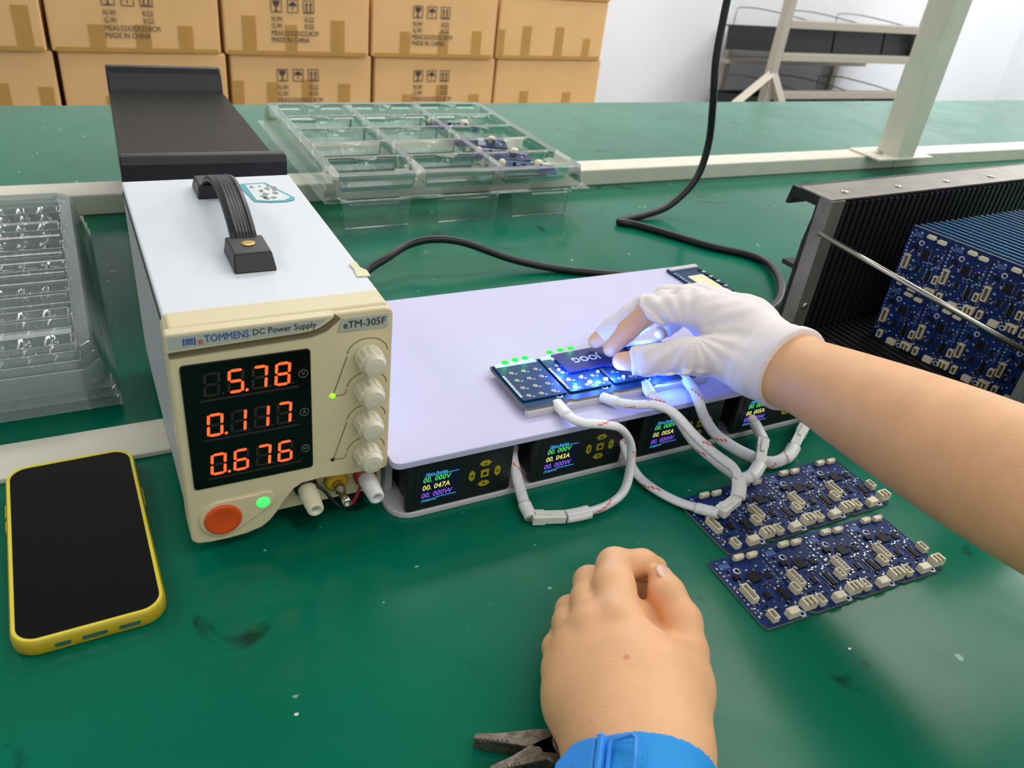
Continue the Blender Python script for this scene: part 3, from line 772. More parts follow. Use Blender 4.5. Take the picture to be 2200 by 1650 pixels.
# ------------------------------------------------------------------ test stand with four panel meters
SX0, SX1, SY0, SY1, SZ = .1215, .536, -.0245, .195, .0500
sd = thing('meter_stand', 'lavender white board stand holding four panel meters', 'stand', (SX0, SY0, 0))
LX, LY = SX1-SX0, SY1-SY0
MB().prism(rrect(0, LX, 0, LY, .006), SZ-.005, SZ).build('top_panel', [T['board']], sd, bevel=.0006)
MB().prism(rrect(.001, LX-.001, .001, LY-.002, .016), 0, .0045).build('base_panel', T['boardedge'], sd, bevel=.0008)
MB().box(.012, LX-.012, LY-.012, LY-.006, .0045, SZ-.005).build('rear_panel', T['boardedge'], sd)
MB().box(.006, .011, .030, LY-.014, .0045, SZ-.005).build('side_panel', T['boardedge'], sd)
MB().box(LX-.011, LX-.006, .030, LY-.014, .0045, SZ-.005).build('side_panel', T['boardedge'], sd)
MX = [.1320, .2270, .3220, .4170]
ordn = ['nearest the power supply', 'second from the power supply', 'third from the power supply', 'farthest right under the gloved wrist']
vals = ['00.047A', '00.043A', '00.005A', '00.005A']
for k, x in enumerate(MX):
    mt_ = thing('panel_meter', f'black panel meter with colour screen reading {vals[k]}, {ordn[k]}', 'meter', (x, -.0225, .0047), 0, 'panel meters in the stand')
    MW, MH = .0785, .0395
    MB().prism(rrect(0, MW, 0, MH, .003), 0, .0045, 'y').build('front_frame', T['meter'], mt_, bevel=.0007)
    MB().box(.004, MW-.004, .0045, .040, .002, MH-.002).build('housing', T['blackp'], mt_)
    face = MB().prism(rrect(.006, MW-.005, .004, MH-.003, .001), -.0004, .0005, 'y').build('face_plate', T['meter'], mt_)
    MB().box(.0095, .0375, -.0007, .0, .0065, .0320).build('screen', T['screen'], mt_)
    def mtx(s_, x_, z_, size, m_, sx=1, shear=.12): put('lettering', text_mesh(s_, size, m_, .00005, 'LEFT', shear, sx), mt_, loc=(x_, -.0009, z_), rot=RX90)
    mtx('Micro Rocket', .0125, .0305, .0030, T['tcyan'], .95, .3)
    mtx('00. 000V', .0110, .0258, .0060, T['tgreen'], .92)
    mtx(vals[k].replace('.', '. '), .0107, .0192, .0060, T['tyellow'], .92)
    mtx('00. 000W', .0103, .0127, .0060, T['tpurple'], .92)
    mtx('STABWTH', .0103, .0082, .0026, T['tcyan'], .9, .3)
    MB().box(.0210, .0360, -.0009, -.0007, .0094, .0097).build('screen_line', T['tcyan'], mt_)
    MB().box(.0125, .0370, -.0009, -.0007, .0288, .0291).build('screen_line', T['tcyan'], mt_)
    kx, kz = .0570, .0205
    hexa = lambda cx, cz, rx, rz: [(cx+rx*math.cos(a), cz+rz*math.sin(a)) for a in [i*math.pi/3 for i in range(6)]]
    def key(outl, tri):
        kk = MB().prism(outl, -.0010, 0, 'y').build('key', T['keyyellow'], mt_)
        MB().prism(tri, -.0012, -.0009, 'y').build('key_mark', T['meter'], kk)
    key(hexa(kx, kz+.0088, .0046, .0025), [(kx-.0011, kz+.0080), (kx+.0011, kz+.0080), (kx, kz+.0097)])
    key(hexa(kx, kz-.0088, .0046, .0025), [(kx-.0011, kz-.0080), (kx, kz-.0097), (kx+.0011, kz-.0080)])
    rot = lambda p, c0: [(c0[0]+(q-c0[1]), c0[1]+(w2-c0[0])) for w2, q in p][::-1]
    for sg in (-1, 1):
        cx = kx+sg*.0098
        key([(cx+a, kz+b) for a, b in ((.0, -.0046), (.0022, -.0024), (.0022, .0024), (0, .0046), (-.0022, .0024), (-.0022, -.0024))],
            [(cx-sg*.0008, kz-.0011), (cx+sg*.0012, kz), (cx-sg*.0008, kz+.0011)][::sg])
    key([(kx-.0030, kz-.0030), (kx+.0030, kz-.0030), (kx+.0030, kz+.0030), (kx-.0030, kz+.0030)], [(kx-.0014, kz-.0012), (kx+.0014, kz-.0012), (kx+.0014, kz+.0012), (kx-.0014, kz+.0012)])

# ------------------------------------------------------------------ populated circuit board panels
MU, MV = .0398, .0594           # one module
def cmesh(name, boxes, mats):
    b = MB()
    for bx in boxes: b.box(*bx[:6], mi=bx[6] if len(bx) > 6 else 0)
    return b.mesh(name, mats)
mm = .001
def shroud(L, Wd, Hh, pins, t=.8*mm):
    bx = [(-Wd/2, Wd/2, -L/2, L/2, 0, .0012), (-Wd/2, -Wd/2+t, -L/2, L/2, .0012, Hh), (Wd/2-t, Wd/2, -L/2, L/2, .0012, Hh),
          (-Wd/2+t, Wd/2-t, -L/2, -L/2+t, .0012, Hh), (-Wd/2+t, Wd/2-t, L/2-t, L/2, .0012, Hh), (-Wd/2+t, Wd/2-t, -L/2+t, L/2-t, .0012, .0016, 1)]
    for i in range(pins):
        y = -L/2+(i+.5)*L/pins; bx.append((-.0003, .0003, y-.0003, y+.0003, .0016, Hh-.0008, 2))
        bx.append((-Wd/2-.0009, -Wd/2, y-.0003, y+.0003, 0, .0004, 2))
    return bx
CM = [T['conn'], T['conndark'], T['solder']]
PART = dict(
    side_connector=cmesh('side_connector', [(-.0034, .0034, -.0018, .0018, .0004, .0032), (-.0040, -.0034, -.0012, .0010, .0004, .0040), (.0034, .0040, -.0012, .0010, .0004, .0040), (-.0028, .0028, -.0024, -.0018, 0, .0012, 2)], CM),
    pin_header=cmesh('pin_header', shroud(.0135, .0048, .0048, 6), CM),
    small_header=cmesh('small_header', shroud(.0075, .0046, .0044, 3), CM),
    jack=cmesh('jack', [(-.0042, .0042, -.0026, .0026, 0, .0050), (-.0036, -.0030, -.0020, .0020, .0050, .0053), (.0042, .0048, -.0010, .0010, 0, .0008, 2)], CM),
    wide_socket=cmesh('wide_socket', [(-.0046, .0046, -.0036, .0034, 0, .0042), (-.0046, -.0030, -.0034, .0030, .0042, .0056), (-.0006, .0006, -.0034, .0030, .0042, .0056), (.0030, .0046, -.0034, .0030, .0042, .0056), (-.0030, .0030, .0022, .0032, .0042, .0056), (-.0030, .0030, -.0034, .0022, .0042, .0044, 1)], CM),
    chip=cmesh('chip', [(-.0040, .0040, -.0038, .0038, .0003, .0013, 0), (-.0046, .0046, -.0034, .0034, 0, .0003, 2)], [T['ic'], T['conndark'], T['solder']]),
    small_chip=cmesh('small_chip', [(-.0022, .0022, -.0022, .0022, .0002, .0010, 0), (-.0026, .0026, -.0018, .0018, 0, .0003, 2)], [T['ic'], T['conndark'], T['solder']]),
    eight_pin_chip=cmesh('eight_pin_chip', [(-.0019, .0019, -.0026, .0026, .0003, .0016, 0)]+[(sx*.0026-.0007, sx*.0026+.0007, -.0020+i*.00127-.0002, -.0020+i*.00127+.0002, 0, .0008, 2) for sx in (-1, 1) for i in range(4)], [T['ic'], T['conndark'], T['solder']]),
    sixteen_pin_chip=cmesh('sixteen_pin_chip', [(-.0019, .0019, -.0052, .0052, .0003, .0016, 0)]+[(sx*.0026-.0007, sx*.0026+.0007, -.0044+i*.00127-.0002, -.0044+i*.00127+.0002, 0, .0008, 2) for sx in (-1, 1) for i in range(8)], [T['ic'], T['conndark'], T['solder']]),
    coil=cmesh('coil', [(-.0018, .0018, -.0018, .0018, 0, .0018, 0)], [T['ic'], T['conndark'], T['solder']]),
)
PLACE = [('side_connector', .524, .924), ('side_connector', .795, .905), ('chip', .513, .622), ('small_chip', .782, .597), ('coil', .205, .686),
         ('pin_header', .150, .426), ('eight_pin_chip', .463, .36), ('sixteen_pin_chip', .758, .315), ('small_header', .215, .089), ('jack', .567, .050),
         ('wide_socket', .955, .095), ('small_header', .985, .318)]
def ring_mesh(n=20, r0=.0015, r1=.0027, z=.0002):
    b = MB(); vs = []
    for i in range(n):
        a = 2*math.pi*i/n
        for r, zz in ((r0, 0), (r0, z), (r1, z), (r1, 0)): vs.append((r*math.cos(a), r*math.sin(a), zz))
    fs = []
    for i in range(n):
        j = (i+1) % n
        for q in range(4): fs.append((i*4+q, j*4+q, j*4+(q+1) % 4, i*4+(q+1) % 4)[::-1])
    return b.add(vs, fs).mesh('mounting_ring', T['silk'])
RING = ring_mesh()
def panel_board(nu, nv, th=.0016, m=None):
    """outline with notches between the modules along the near edge"""
    b = MB(); Wd, Dp = nu*MU, nv*MV
    out = [(0, 0)]
    for i in range(nu):
        x = i*MU
        out += [(x+.002, -.0008), (x+MU-.006, -.0008), (x+MU-.004, .0012), (x+MU-.0015, .0012), (x+MU, 0)]
    out += [(Wd, Dp), (0, Dp), (-.0012, Dp-.004), (-.0012, .004)]
    n = len(out)
    vs = [(p[0], p[1], 0) for p in out]+[(p[0], p[1], th) for p in out]
    b.add(vs, [tuple(range(n, 2*n))], 0); b.f.append(tuple(range(n))[::-1]); b.m.append(1)
    for i in range(n): b.f.append((i, (i+1) % n, n+(i+1) % n, n+i)); b.m.append(1)
    return b.mesh('board', [m or T['pcb'], T['pcbedge']])
def small_parts(nu, nv, seed, th=.0016):
    """resistors, capacitors, silkscreen lettering blocks and traces too small to pick apart"""
    r = random.Random(seed); b = MB()
    mod = []
    for i in range(190):
        u, v = r.uniform(.05, .96), r.uniform(.06, .95)
        if any(abs(u-p[1]) < .11 and abs(v-p[2]) < .09 for p in PLACE if p[0] not in ('coil', 'small_chip')): continue
        if v > .55 and r.random() < .35: continue
        a, c = (.0008, .00042) if r.random() < .5 else (.00042, .0008)
        k = r.random(); mi = 0 if k < .32 else (1 if k < .55 else (2 if k < .78 else 3))
        mod.append((u, v, a, c, .0003+.0006*r.random(), mi))
    for j in range(nv):
        for i in range(nu):
            ox, oy = i*MU, j*MV
            for u, v, a, c, h, mi in mod:
                x, y = ox+u*MU, oy+v*MV; b.box(x-a, x+a, y-c, y+c, th, th+h, mi)
            for q in range(13):        # V-cut pads beside the module border
                y = oy+.008+q*.0036
                b.box(ox+.0006, ox+.0018, y, y+.0016, th, th+.0002, 0 if q % 3 else 3)
            b.box(ox+MU-.0009, ox+MU-.0003, oy+.004, oy+MV-.001, th, th+.00015, 1)
            for q in range(5): b.box(ox+.004+q*.0016, ox+.005+q*.0016, oy+.050, oy+.0545, th, th+.00012, 4)
            for q in range(9): b.box(ox+MU*.89, ox+MU*.89+.0012+.0005*(q % 3), oy+.026+q*.0021, oy+.027+q*.0021, th, th+.00012, 4)
    return b.mesh('small_components', [T['solder'], T['ic'], T['chipt'], T['silk'], mat('faint_silkscreen', srgb(86, 120, 176), .5)])
PB4 = panel_board(4, 1); SP4 = small_parts(4, 1, 5)
def populate(root, nu, nv, th=.0016, jog=0):
    for j in range(nv):
        for i in range(nu):
            for nm, u, v in PLACE:
                if nm == 'small_header' and u > .9 and i == nu-1 and nv == 1 and False: continue
                put(nm, PART[nm], root, loc=((i+u)*MU, (j+v)*MV, th))
            for u, v in ((.332, .773), (.755, .028)):
                put('mounting_ring', RING, root, loc=((i+u)*MU, (j+v)*MV, th))
for lbl, p0, p1, z0 in (('populated blue circuit board panel lying nearest the fist', (.3035, -.1925), (.4625, -.1983), .0004), ('populated blue circuit board panel lying farther from the fist, plug resting on it', (.3251, -.1322), (.4843, -.1325), .0004)):
    a = math.atan2(p1[1]-p0[1], p1[0]-p0[0])
    r = thing('circuit_board_panel', lbl, 'circuit board', (p0[0], p0[1], z0), a, 'circuit board panels on the bench')
    put('board', PB4, r)
    sp_ = put('small_components', SP4, r); sp_['kind'] = 'stuff'
    populate(r, 4, 1)

# ------------------------------------------------------------------ lit board under test on the stand
tp = thing('test_board', 'blue circuit board panel lit by green and blue lamps under the gloved hand', 'circuit board', (.2290, -.0015, SZ), .0)
MB().box(.0, .165, -.0030, .0020, .0, .0048).build('support_rail', T['boardedge'], tp, bevel=.0005)
MB().box(.004, .165, .050, .055, .0, .0048).build('support_rail', T['boardedge'], tp, bevel=.0005)
put('board', panel_board(4, 1, m=T['pcbteal']), tp, loc=(0, .0, .0050))
TB = .0066
for i in range(4):
    ox = i*MU
    sb_ = MB().prism(rrect(ox+.0012, ox+MU-.001, .0075, .0585, .002), TB, TB+.0014).build('module_board', [T['pcbteal']], tp, bevel=.0003)
    MB().box(ox+.002, ox+MU-.002, .0535, .0585, TB+.0014, TB+.0018).build('lamp_strip', T['boardedge'], sb_)
    for q in range(14): MB().box(ox+.0012, ox+.0032, .0120+q*.0022, .0131+q*.0022, TB+.0014, TB+.0017).build('edge_pad', T['gold'] if i else T['solder'], sb_)
    for a in range(3):
        for c_ in range(4):
            x, y = ox+.0085+a*.0105+.0006*c_, .0125+c_*.0105
            MB().lathe([(.0019, 0), (.0019, .0002), (.0011, .0002), (.0009, .0005), (.0003, .0006)], 14, 0, Matrix.Translation((x, y, TB+.0014))).build('test_pad', T['padmetal'], sb_)
            MB().box(x+.0022, x+.0042, y-.0022, y-.0013, TB+.0014, TB+.0015).build('pad_mark', T['silk'], sb_)
    put('mounting_ring', RING, tp, loc=(ox+.0315, .0072, TB))
def lamp(x, y, z, m_, r=.0014, h=.0010, name='lamp'):
    return MB().lathe([(r, 0), (r, h*.6), (r*.5, h)], 12, 0, Matrix.Translation((x, y, z))).build(name, m_, tp, True)
O = Vector((.2290, -.0015, SZ))
for q in ((1085, 779), (1107, 773), (1128, 769), (1181, 757), (1204, 752), (1226, 748)):
    p = at(*q, z=SZ+TB+.002)-O
    MB().lathe([(.0030, 0), (.0030, .0008), (.0016, .0016)], 14, 0, Matrix.Translation((p.x, p.y, TB+.0018)) @ Matrix.Diagonal((1, .75, 1, 1))).build('green_lamp', T['grnled'], tp, True)
for q in ((1188, 768), (1201, 791), (1221, 812), (1250, 806), (1285, 795), (1268, 817), (1302, 811), (1340, 806), (1420, 775)):
    p = at(*q, z=SZ+TB+.003)-O
    lamp(p.x, p.y, TB+.0014, T['blueled'], .0011 if q[0] not in (1268, 1302) else .0018, .0012, 'blue_lamp')
p = at(1236, 823, z=SZ+TB+.003)-O; lamp(p.x, p.y, TB+.0014, T['cyanled'], .0015, .0010, 'cyan_lamp')
def glow(q, z, col, e):
    l = bpy.data.lights.new('board_lamp_glow', 'POINT'); l.color = col; l.energy = e; l.shadow_soft_size = .002
    o = bpy.data.objects.new('board_lamp_glow', l); COL.objects.link(o); o.location = at(*q, z=z)
for q, e in (((1205, 795), .045), ((1240, 815), .06), ((1285, 806), .06), ((1320, 800), .04), ((1395, 735), .06), ((1415, 798), .03), ((1440, 812), .02)):
    glow(q, SZ+.0125, (.08, .22, 1), e)
for q in ((1085, 777), (1128, 767), (1181, 755), (1226, 746)): glow(q, SZ+.0115, (.02, 1, .15), .0022)
# dark blue labelled module on top of it
lm0 = at(1190, 768, z=.0605)
jm = thing('battery_module', 'dark blue module printed JOOG upside down, pinched by the gloved hand', 'module', (.2815, .0283, SZ+TB+.0020), .03)
MB().prism(rrect(0, .060, 0, .0275, .001), 0, .0014).build('case', mat('navy_module_case', srgb(20, 34, 112), .45, spec=.25), jm, bevel=.0005)
put('lettering', text_mesh('JOOG', .0098, T['silk'], .0001, 'CENTER', 0, 1, .0002), jm, loc=(.0245, .0138, .0016), rot=(0, 0, math.pi-.02))
# spare board on the corner of the stand
cb = at(1508, 607, z=SZ)
sp2 = thing('small_board', 'small blue circuit board with cream label on the far corner of the stand', 'circuit board', (cb.x-.0195, cb.y-.030, SZ), .05)
MB().prism(rrect(0, .039, 0, .062, .002), .0008, .0028).build('board', T['pcbteal'], sp2, bevel=.0003)
MB().prism(rrect(.010, .030, .008, .040, .002), .0028, .0034).build('cream_label', T['mask'], sp2)
MB().box(.001, .038, .055, .061, .0028, .0046).build('lamp_strip', T['boardedge'], sp2)
for q in range(10): MB().box(.0005, .003, .010+q*.0042, .012+q*.0042, .0028, .0034).build('edge_pad', T['solder'], sp2)
for q in range(8): MB().box(.033, .037, .008+q*.0056, .0115+q*.0056, .0028, .0040).build('component', T['ic'] if q % 2 else T['solder'], sp2)
for x_, y_ in ((.003, .003), (.036, .003), (.003, .059), (.036, .059)): MB().cyl((x_, y_, 0), (x_, y_, .0008), .0015).build('standoff', T['solder'], sp2)

# ------------------------------------------------------------------ black board magazine on the right with standing panels
RK = thing('board_magazine', 'open black slotted magazine holding upright circuit boards at the right', 'magazine', (.583, .090, 0), .05)
RL, RH, RWd = .40, .155, .215
comb = [(0, 0)]
ribs = []
pitch = .0092
b = MB()
x = .020
while x < RL-.006:
    b.box(x, x+.0050, -.0042, 0, .018, RH-.002); x += pitch
b.build('slot_ribs', T['rackblack'], RK)
MB().prism([(0, 0), (.016, 0), (.016, RH-.045), (.013, RH-.020), (.013, RH-.009), (.040, RH-.009), (.044, RH-.018), (.048, RH-.018), (.045, RH), (0, RH)], 0, RL, 'x').build('rear_panel', T['rackblack'], RK)
MB().box(-.001, .012, .012, .030, RH*.52, RH*.55).build('panel_nib', T['rackblack'], RK)
MB().box(0, RL, -.002, .036, RH, RH+.0018).build('top_cover_strip', T['steel'], RK, bevel=.0004)
MB().box(-.0012, .0, -.004, .010, 0, RH+.001).build('corner_strip', T['steel'], RK)
MB().box(-.0012, .0165, -.0052, -.0040, 0, RH+.001).build('corner_strip', T['steel'], RK)
for x in (.035, .115, .195, .275): MB().lathe([(.004, 0), (.0036, .001), (.001, .0016)], 12, 0, Matrix.Translation((x, .012, RH+.0018))).build('rivet', T['chrome'], RK, True)
MB().lathe([(.0038, 0), (.0034, .0012), (.0008, .002)], 14, 0, Matrix.Translation((.008, -.0052, .048)) @ Matrix.Rotation(math.pi/2, 4, 'X')).build('rivet', T['chrome'], RK, True)
fl = MB().box(0, RL, -RWd, 0, 0, .010)
fl.build('floor_panel', T['rackblack'], RK)
b = MB(); x = .020
while x < RL-.006: b.box(x, x+.0050, -RWd+.004, -.0042, .010, .0175); x += pitch
b.build('floor_ribs', T['rackblack'], RK)
MB().box(.032, RL, -RWd-.016, -RWd, 0, RH).build('front_panel', T['rackblack'], RK)
MB().box(.0308, .032, -RWd-.016, -RWd+.010, 0, RH).build('corner_strip', T['steel'], RK)
MB().box(.0308, .046, -RWd, -RWd+.0012, 0, RH).build('corner_strip', T['steel'], RK)
rinv = (Matrix.Translation((.583, .090, 0)) @ Matrix.Rotation(.05, 4, 'Z')).inverted()
r0 = rinv @ at(1758, 500, y=.088); r1 = rinv @ at(2262, 788, y=-.118)
MB().tube([r0, r1], .0026, 10).build('retaining_rod', T['chrome'], RK, True)
PB8 = panel_board(4, 2); SP8 = small_parts(4, 2, 5)
PLAIN = MB().box(0, 4*MU, 0, 2*MV, 0, .0016).mesh('board', [mat('bare_board_edge_blue', srgb(20, 84, 124), .4)])
BA = math.radians(-80)
ub = Vector((math.cos(BA), math.sin(BA), 0)); nb = Vector((math.sin(BA), -math.cos(BA), 0))
for k in range(22):
    o = Vector((.6760, .0600, .0180))+Vector((math.cos(.05), math.sin(.05), 0))*(.0098*k)
    lb = 'front circuit board panel standing in the black magazine, components facing out' if k == 0 else 'blue circuit board standing edge-up behind the front one in the magazine'
    r = thing('standing_board', lb, 'circuit board', o, 0, 'boards standing in the magazine')
    Mx = Matrix.Identity(4)
    for i in range(3): Mx[i][0] = ub[i]; Mx[i][1] = (0, 0, 1)[i]; Mx[i][2] = nb[i]; Mx[i][3] = o[i]
    r.matrix_world = Mx
    if k == 0:
        put('board', PB8, r); q_ = put('small_components', SP8, r); q_['kind'] = 'stuff'; populate(r, 4, 2)
    else: put('board', PLAIN, r)

# ------------------------------------------------------------------ small boards in the clear tray
tb_m = MB().prism(rrect(-.040, .040, -.018, .018, .002), 0, .0016).mesh('board', [T['pcbdark']])
tl = ['farthest', 'second farthest', 'third farthest', 'nearest']
for k, (q, a) in enumerate((((972, 264), -.42), ((1030, 300), -.38), ((1078, 326), -.36), ((1130, 352), -.33))):
    p = at(*q, z=.054)
    r = thing('small_board', f'small dark blue board with cream plug in the clear tray, {tl[k]} of four', 'circuit board', (p.x, p.y, .0480), a, 'boards in the clear tray')
    put('board', tb_m, r)
    for x, y, rr in ((.018, .003, .0068), (-.033, -.004, .005)): MB().lathe([(rr, .0016), (rr, .008), (rr*.6, .011)], 12, 0, Matrix.Translation((x, y, 0))).build('cream_plug', T['conn'], r, True)
    MB().lathe([(.008, .0016), (.008, .0022), (.005, .0022)], 16, 0, Matrix.Translation((.002, -.003, 0))).build('white_ring', T['silk'], r)
    for i in range(9):
        x = -.024+.006*i; MB().box(x, x+.004, -.009+.005*(i % 3), -.006+.005*(i % 3), .0016, .004+.004*(i % 2)).build('component', (T['ic'], T['pcb'], T['solder'])[i % 3], r)

# ------------------------------------------------------------------ cables
pc = [at(785, 585, z=.012), at(830, 555, z=.02), at(880, 525, z=.026), at(935, 514, z=.030), at(1000, 522, z=.026), at(1100, 557, z=.012), at(1200, 578, z=.0045), at(1300, 588, z=.0045), at(1380, 594, z=.0045), at(1460, 612, z=.0045)]
pc = [Vector((.150, .262, .0045)), Vector((.19, .30, .006))]+pc
o = MB().tube(spline(pc, 8), .0043, 12).build('power_cable', T['cable'], None, True)
tag(o, 'black cable arching from behind the power supply across the bench to the stand', 'cable')
hc = [at(1600, -120, y=.47), at(1572, -40, y=.465), at(1552, 50, y=.46), at(1538, 130, y=.455), at(1532, 220, y=.45), at(1522, 310, y=.45), at(1495, 385, y=.445), at(1440, 440, y=.44), at(1385, 462, z=.0062), at(1345, 471, z=.0045), at(1332, 477, z=.0045), at(1370, 484, z=.0045), at(1440, 504, z=.0045), at(1520, 528, z=.0045), at(1600, 546, z=.0045), at(1650, 565, z=.006), at(1675, 600, z=.009), at(1676, 640, z=.007), at(1650, 667, z=.0045), at(1610, 676, z=.0045)]
o = MB().tube(spline(hc, 8), .0050, 12).build('hanging_cable', T['cable'], None, True)
tag(o, 'thick black cable hanging from above and looping on the bench beside the stand', 'cable')

def harness(label, pts, plug, tail, seed, plug_dir=None):
    """braided sleeve out of the board, plug, and tail back into the stand; pts are photo pixels with a height"""
    A = [at(p[0], p[1], z=p[2]) for p in pts]; Bt = [at(p[0], p[1], z=p[2]) for p in tail]; P = at(*plug[:2], z=plug[2])
    r = thing('sensor_cable', label, 'cable', (P.x, P.y, 0), 0, 'white braided cables of the stand')
    off = Vector((P.x, P.y, 0))
    def sleeve(pp, nm, rads):
        c = spline([p-off for p in pp], 10); n = len(c)
        rr = [rads[0]+(rads[1]-rads[0])*i/n for i in range(n)]
        def mf(i, j): return 1 if (i % 26) < 20 and ((i*.55+seed*3) % 16) // 1 == j else 0
        return MB().tube(c, rr, 16, 0, .62, mf).build(nm, [T['sleeve'], T['sleeve_red']], r, True)
    sleeve(A, 'braided_sleeve', (.0042, .0052)); sleeve(Bt, 'braided_sleeve', (.0044, .0038))
    # heat-shrink collars
    def collar(pp, i0, i1, rr):
        c = spline([p-off for p in pp], 10); c = c[i0:i1]
        MB().tube(c, rr, 14, 0, .75).build('shrink_collar', T['shrink'], r, True)
    collar(A, 0, 12, .0047); collar(A, -13, None, .0056); collar(Bt, 0, 12, .0049)
    d = (Bt[0]-A[-1]); d.z *= .6; d.normalize(); L = max(.013, (Bt[0]-A[-1]).length*.98)
    up = Vector((0, 0, 1)); side = up.cross(d).normalized(); up = d.cross(side)
    Mx = Matrix.Identity(4)
    ctr = (A[-1]+Bt[0])/2-off
    for i in range(3): Mx[i][0] = d[i]; Mx[i][1] = side[i]; Mx[i][2] = up[i]; Mx[i][3] = ctr[i]
    pg = MB().box(-L/2, L*.15, -.0040, .0040, -.0030, .0030, M=Mx).build('plug_housing', T['plug'], r, bevel=.0006)
    MB().box(L*.12, L*.5, -.0046, .0046, -.0034, .0034, M=Mx).build('socket_housing', T['plug'], r, bevel=.0006)
    MB().box(-L*.1, L*.42, -.0016, .0016, .0030, .0046, M=Mx).build('latch', T['plug'], pg, bevel=.0003)
    return r
harness('white braided cable looping down nearest the power supply, plug lying on the bench',
        [(1196, 866, .0545), (1218, 890, .0560), (1250, 908, .0580), (1300, 912, .0570), (1335, 922, .050), (1355, 955, .036), (1354, 1005, .020), (1340, 1055, .0085), (1305, 1085, .0050), (1255, 1102, .0045), (1215, 1110, .0045)],
        (1180, 1115, .0045), [(1142, 1112, .0045), (1128, 1085, .0055), (1116, 1045, .010), (1106, 1005, .018), (1101, 975, .025), (1104, 958, .027)], 1)
harness('white braided cable ending in an upright plug on the farther board panel',
        [(1293, 853, .0545), (1325, 863, .0560), (1365, 869, .0580), (1405, 870, .0590), (1448, 888, .0580), (1495, 938, .046), (1540, 978, .034), (1575, 1005, .026), (1588, 1035, .020), (1585, 1070, .0145)],
        (1572, 1092, .010), [(1545, 1103, .0110), (1500, 1092, .0062), (1450, 1075, .0045), (1400, 1047, .0045), (1368, 1018, .0060), (1346, 975, .017), (1338, 940, .026), (1340, 925, .028)], 2)
harness('white braided cable crossing under the others with its plug standing beside the stand',
        [(1386, 826, .0545), (1400, 848, .0560), (1425, 868, .0540), (1455, 900, .045), (1490, 950, .029), (1530, 985, .018), (1560, 1008, .013), (1590, 1026, .0105), (1615, 1022, .0095), (1632, 998, .0095)],
        (1638, 975, .0105), [(1640, 945, .0120), (1622, 910, .016), (1600, 876, .024), (1584, 856, .030), (1580, 846, .032)], 3)
harness('white braided cable passing under the glove to a plug below the wrist',
        [(1470, 812, .0545), (1490, 838, .0545), (1502, 866, .0550), (1515, 900, .041), (1538, 934, .024), (1570, 958, .014), (1612, 980, .0075), (1655, 994, .0055), (1690, 982, .0060), (1706, 960, .0075)],
        (1716, 942, .009), [(1728, 916, .0105), (1742, 894, .013), (1756, 870, .018), (1764, 850, .023)], 4)

# ------------------------------------------------------------------ phone
ph = thing('phone', 'black screened smartphone in a translucent yellow case', 'phone', (-.0600, .0215, 0.0), .012)
ph.rotation_euler = (.0, 0, .018); 
PWd, PL, PT = .0765, .1570, .0108
shell = MB(); layers = [(.0035, 0), (.0012, .0006), (.0, .0022), (0, .0080), (.0006, .0100), (.0014, .0108)]
def ring(ins, z, rr): return [(x, y, z) for x, y in rrect(-PWd/2+ins, PWd/2-ins, -PL/2+ins, PL/2-ins, rr-ins, 9)]
vs = []; N = 40
for ins, z in layers: vs += ring(ins, z, .0135)
inner = [(.0026, .0108), (.0030, .0088)]
for ins, z in inner: vs += ring(ins, z, .0135)
K = len(layers)+len(inner); fs = [tuple(range(N))[::-1]]
for i in range(K-1):
    for j in range(N): fs.append((i*N+j, i*N+(j+1) % N, (i+1)*N+(j+1) % N, (i+1)*N+j))
fs.append(tuple((K-1)*N+j for j in range(N)))
cs = MB().add(vs, fs).build('case', T['phonecase'], ph, True)
def rr_ring(name, m_, i0, i1, z0, z1):
    vs = ring(i0, z0, .0135)+ring(i0, z1, .0135)+ring(i1, z1, .0135)+ring(i1, z0, .0135); fs = []
    for q in range(4):
        for j in range(N): fs.append((q*N+j, q*N+(j+1) % N, ((q+1) % 4)*N+(j+1) % N, ((q+1) % 4)*N+j))
    return MB().add(vs, fs).build(name, m_, ph)
rr_ring('bright_rim', T['phonerim'], .0012, .0030, .0106, .0113)
MB().add(ring(.0030, .0090, .0135)+ring(.0030, .0109, .0135), [tuple(range(N))[::-1], tuple(range(N, 2*N))]+[(j, (j+1) % N, N+(j+1) % N, N+j) for j in range(N)]).build('screen_glass', T['glass'], ph)
for x0, x1 in ((-.0185, -.0105), (-.0055, .0070), (.0125, .0235)):
    MB().rprism(x0, x1, .0042, .0072, -PL/2-.0003, -PL/2+.002, .0014, 'y').build('port_cutout', T['chrome'], ph)
for sx, y0, y1 in ((-1, .020, .030), (-1, .034, .046), (1, .018, .036)):
    MB().box(sx*PWd/2-.0008, sx*PWd/2+.0008, y0, y1, .0040, .0075).build('side_button', T['phonecase'], ph, bevel=.0004)

# ------------------------------------------------------------------ pliers
j0 = at(1222, 1608, z=.006)
pk_ = thing('pliers', 'worn steel pliers with open jaws beside the wrist', 'pliers', (j0.x, j0.y, 0))
def jaw(tip, w0, w1, nm):
    t = at(*tip, z=.006)-j0; t.z = 0; L = t.length; a = math.atan2(t.y, t.x)
    Mx = Matrix.Rotation(a, 4, 'Z')
    sh = [(0, -w0), (L*.35, -w0*.9), (L*.7, -w1*1.6), (L, -w1), (L*1.01, w1*.3), (L*.6, w1*1.2), (L*.33, w0*.55), (L*.30, w0*.9), (0, w0)]
    o = MB().prism(sh, .0015, .0110, 'z', M=Mx).build(nm, T['toolsteel'], pk_, bevel=.0008)
    for i in range(7):
        x = L*(.66+.045*i); MB().box(x, x+.0006, w1*.3, w1*1.3, .0105, .0112, M=Mx).build('jaw_tooth', T['toolgrip'], o)
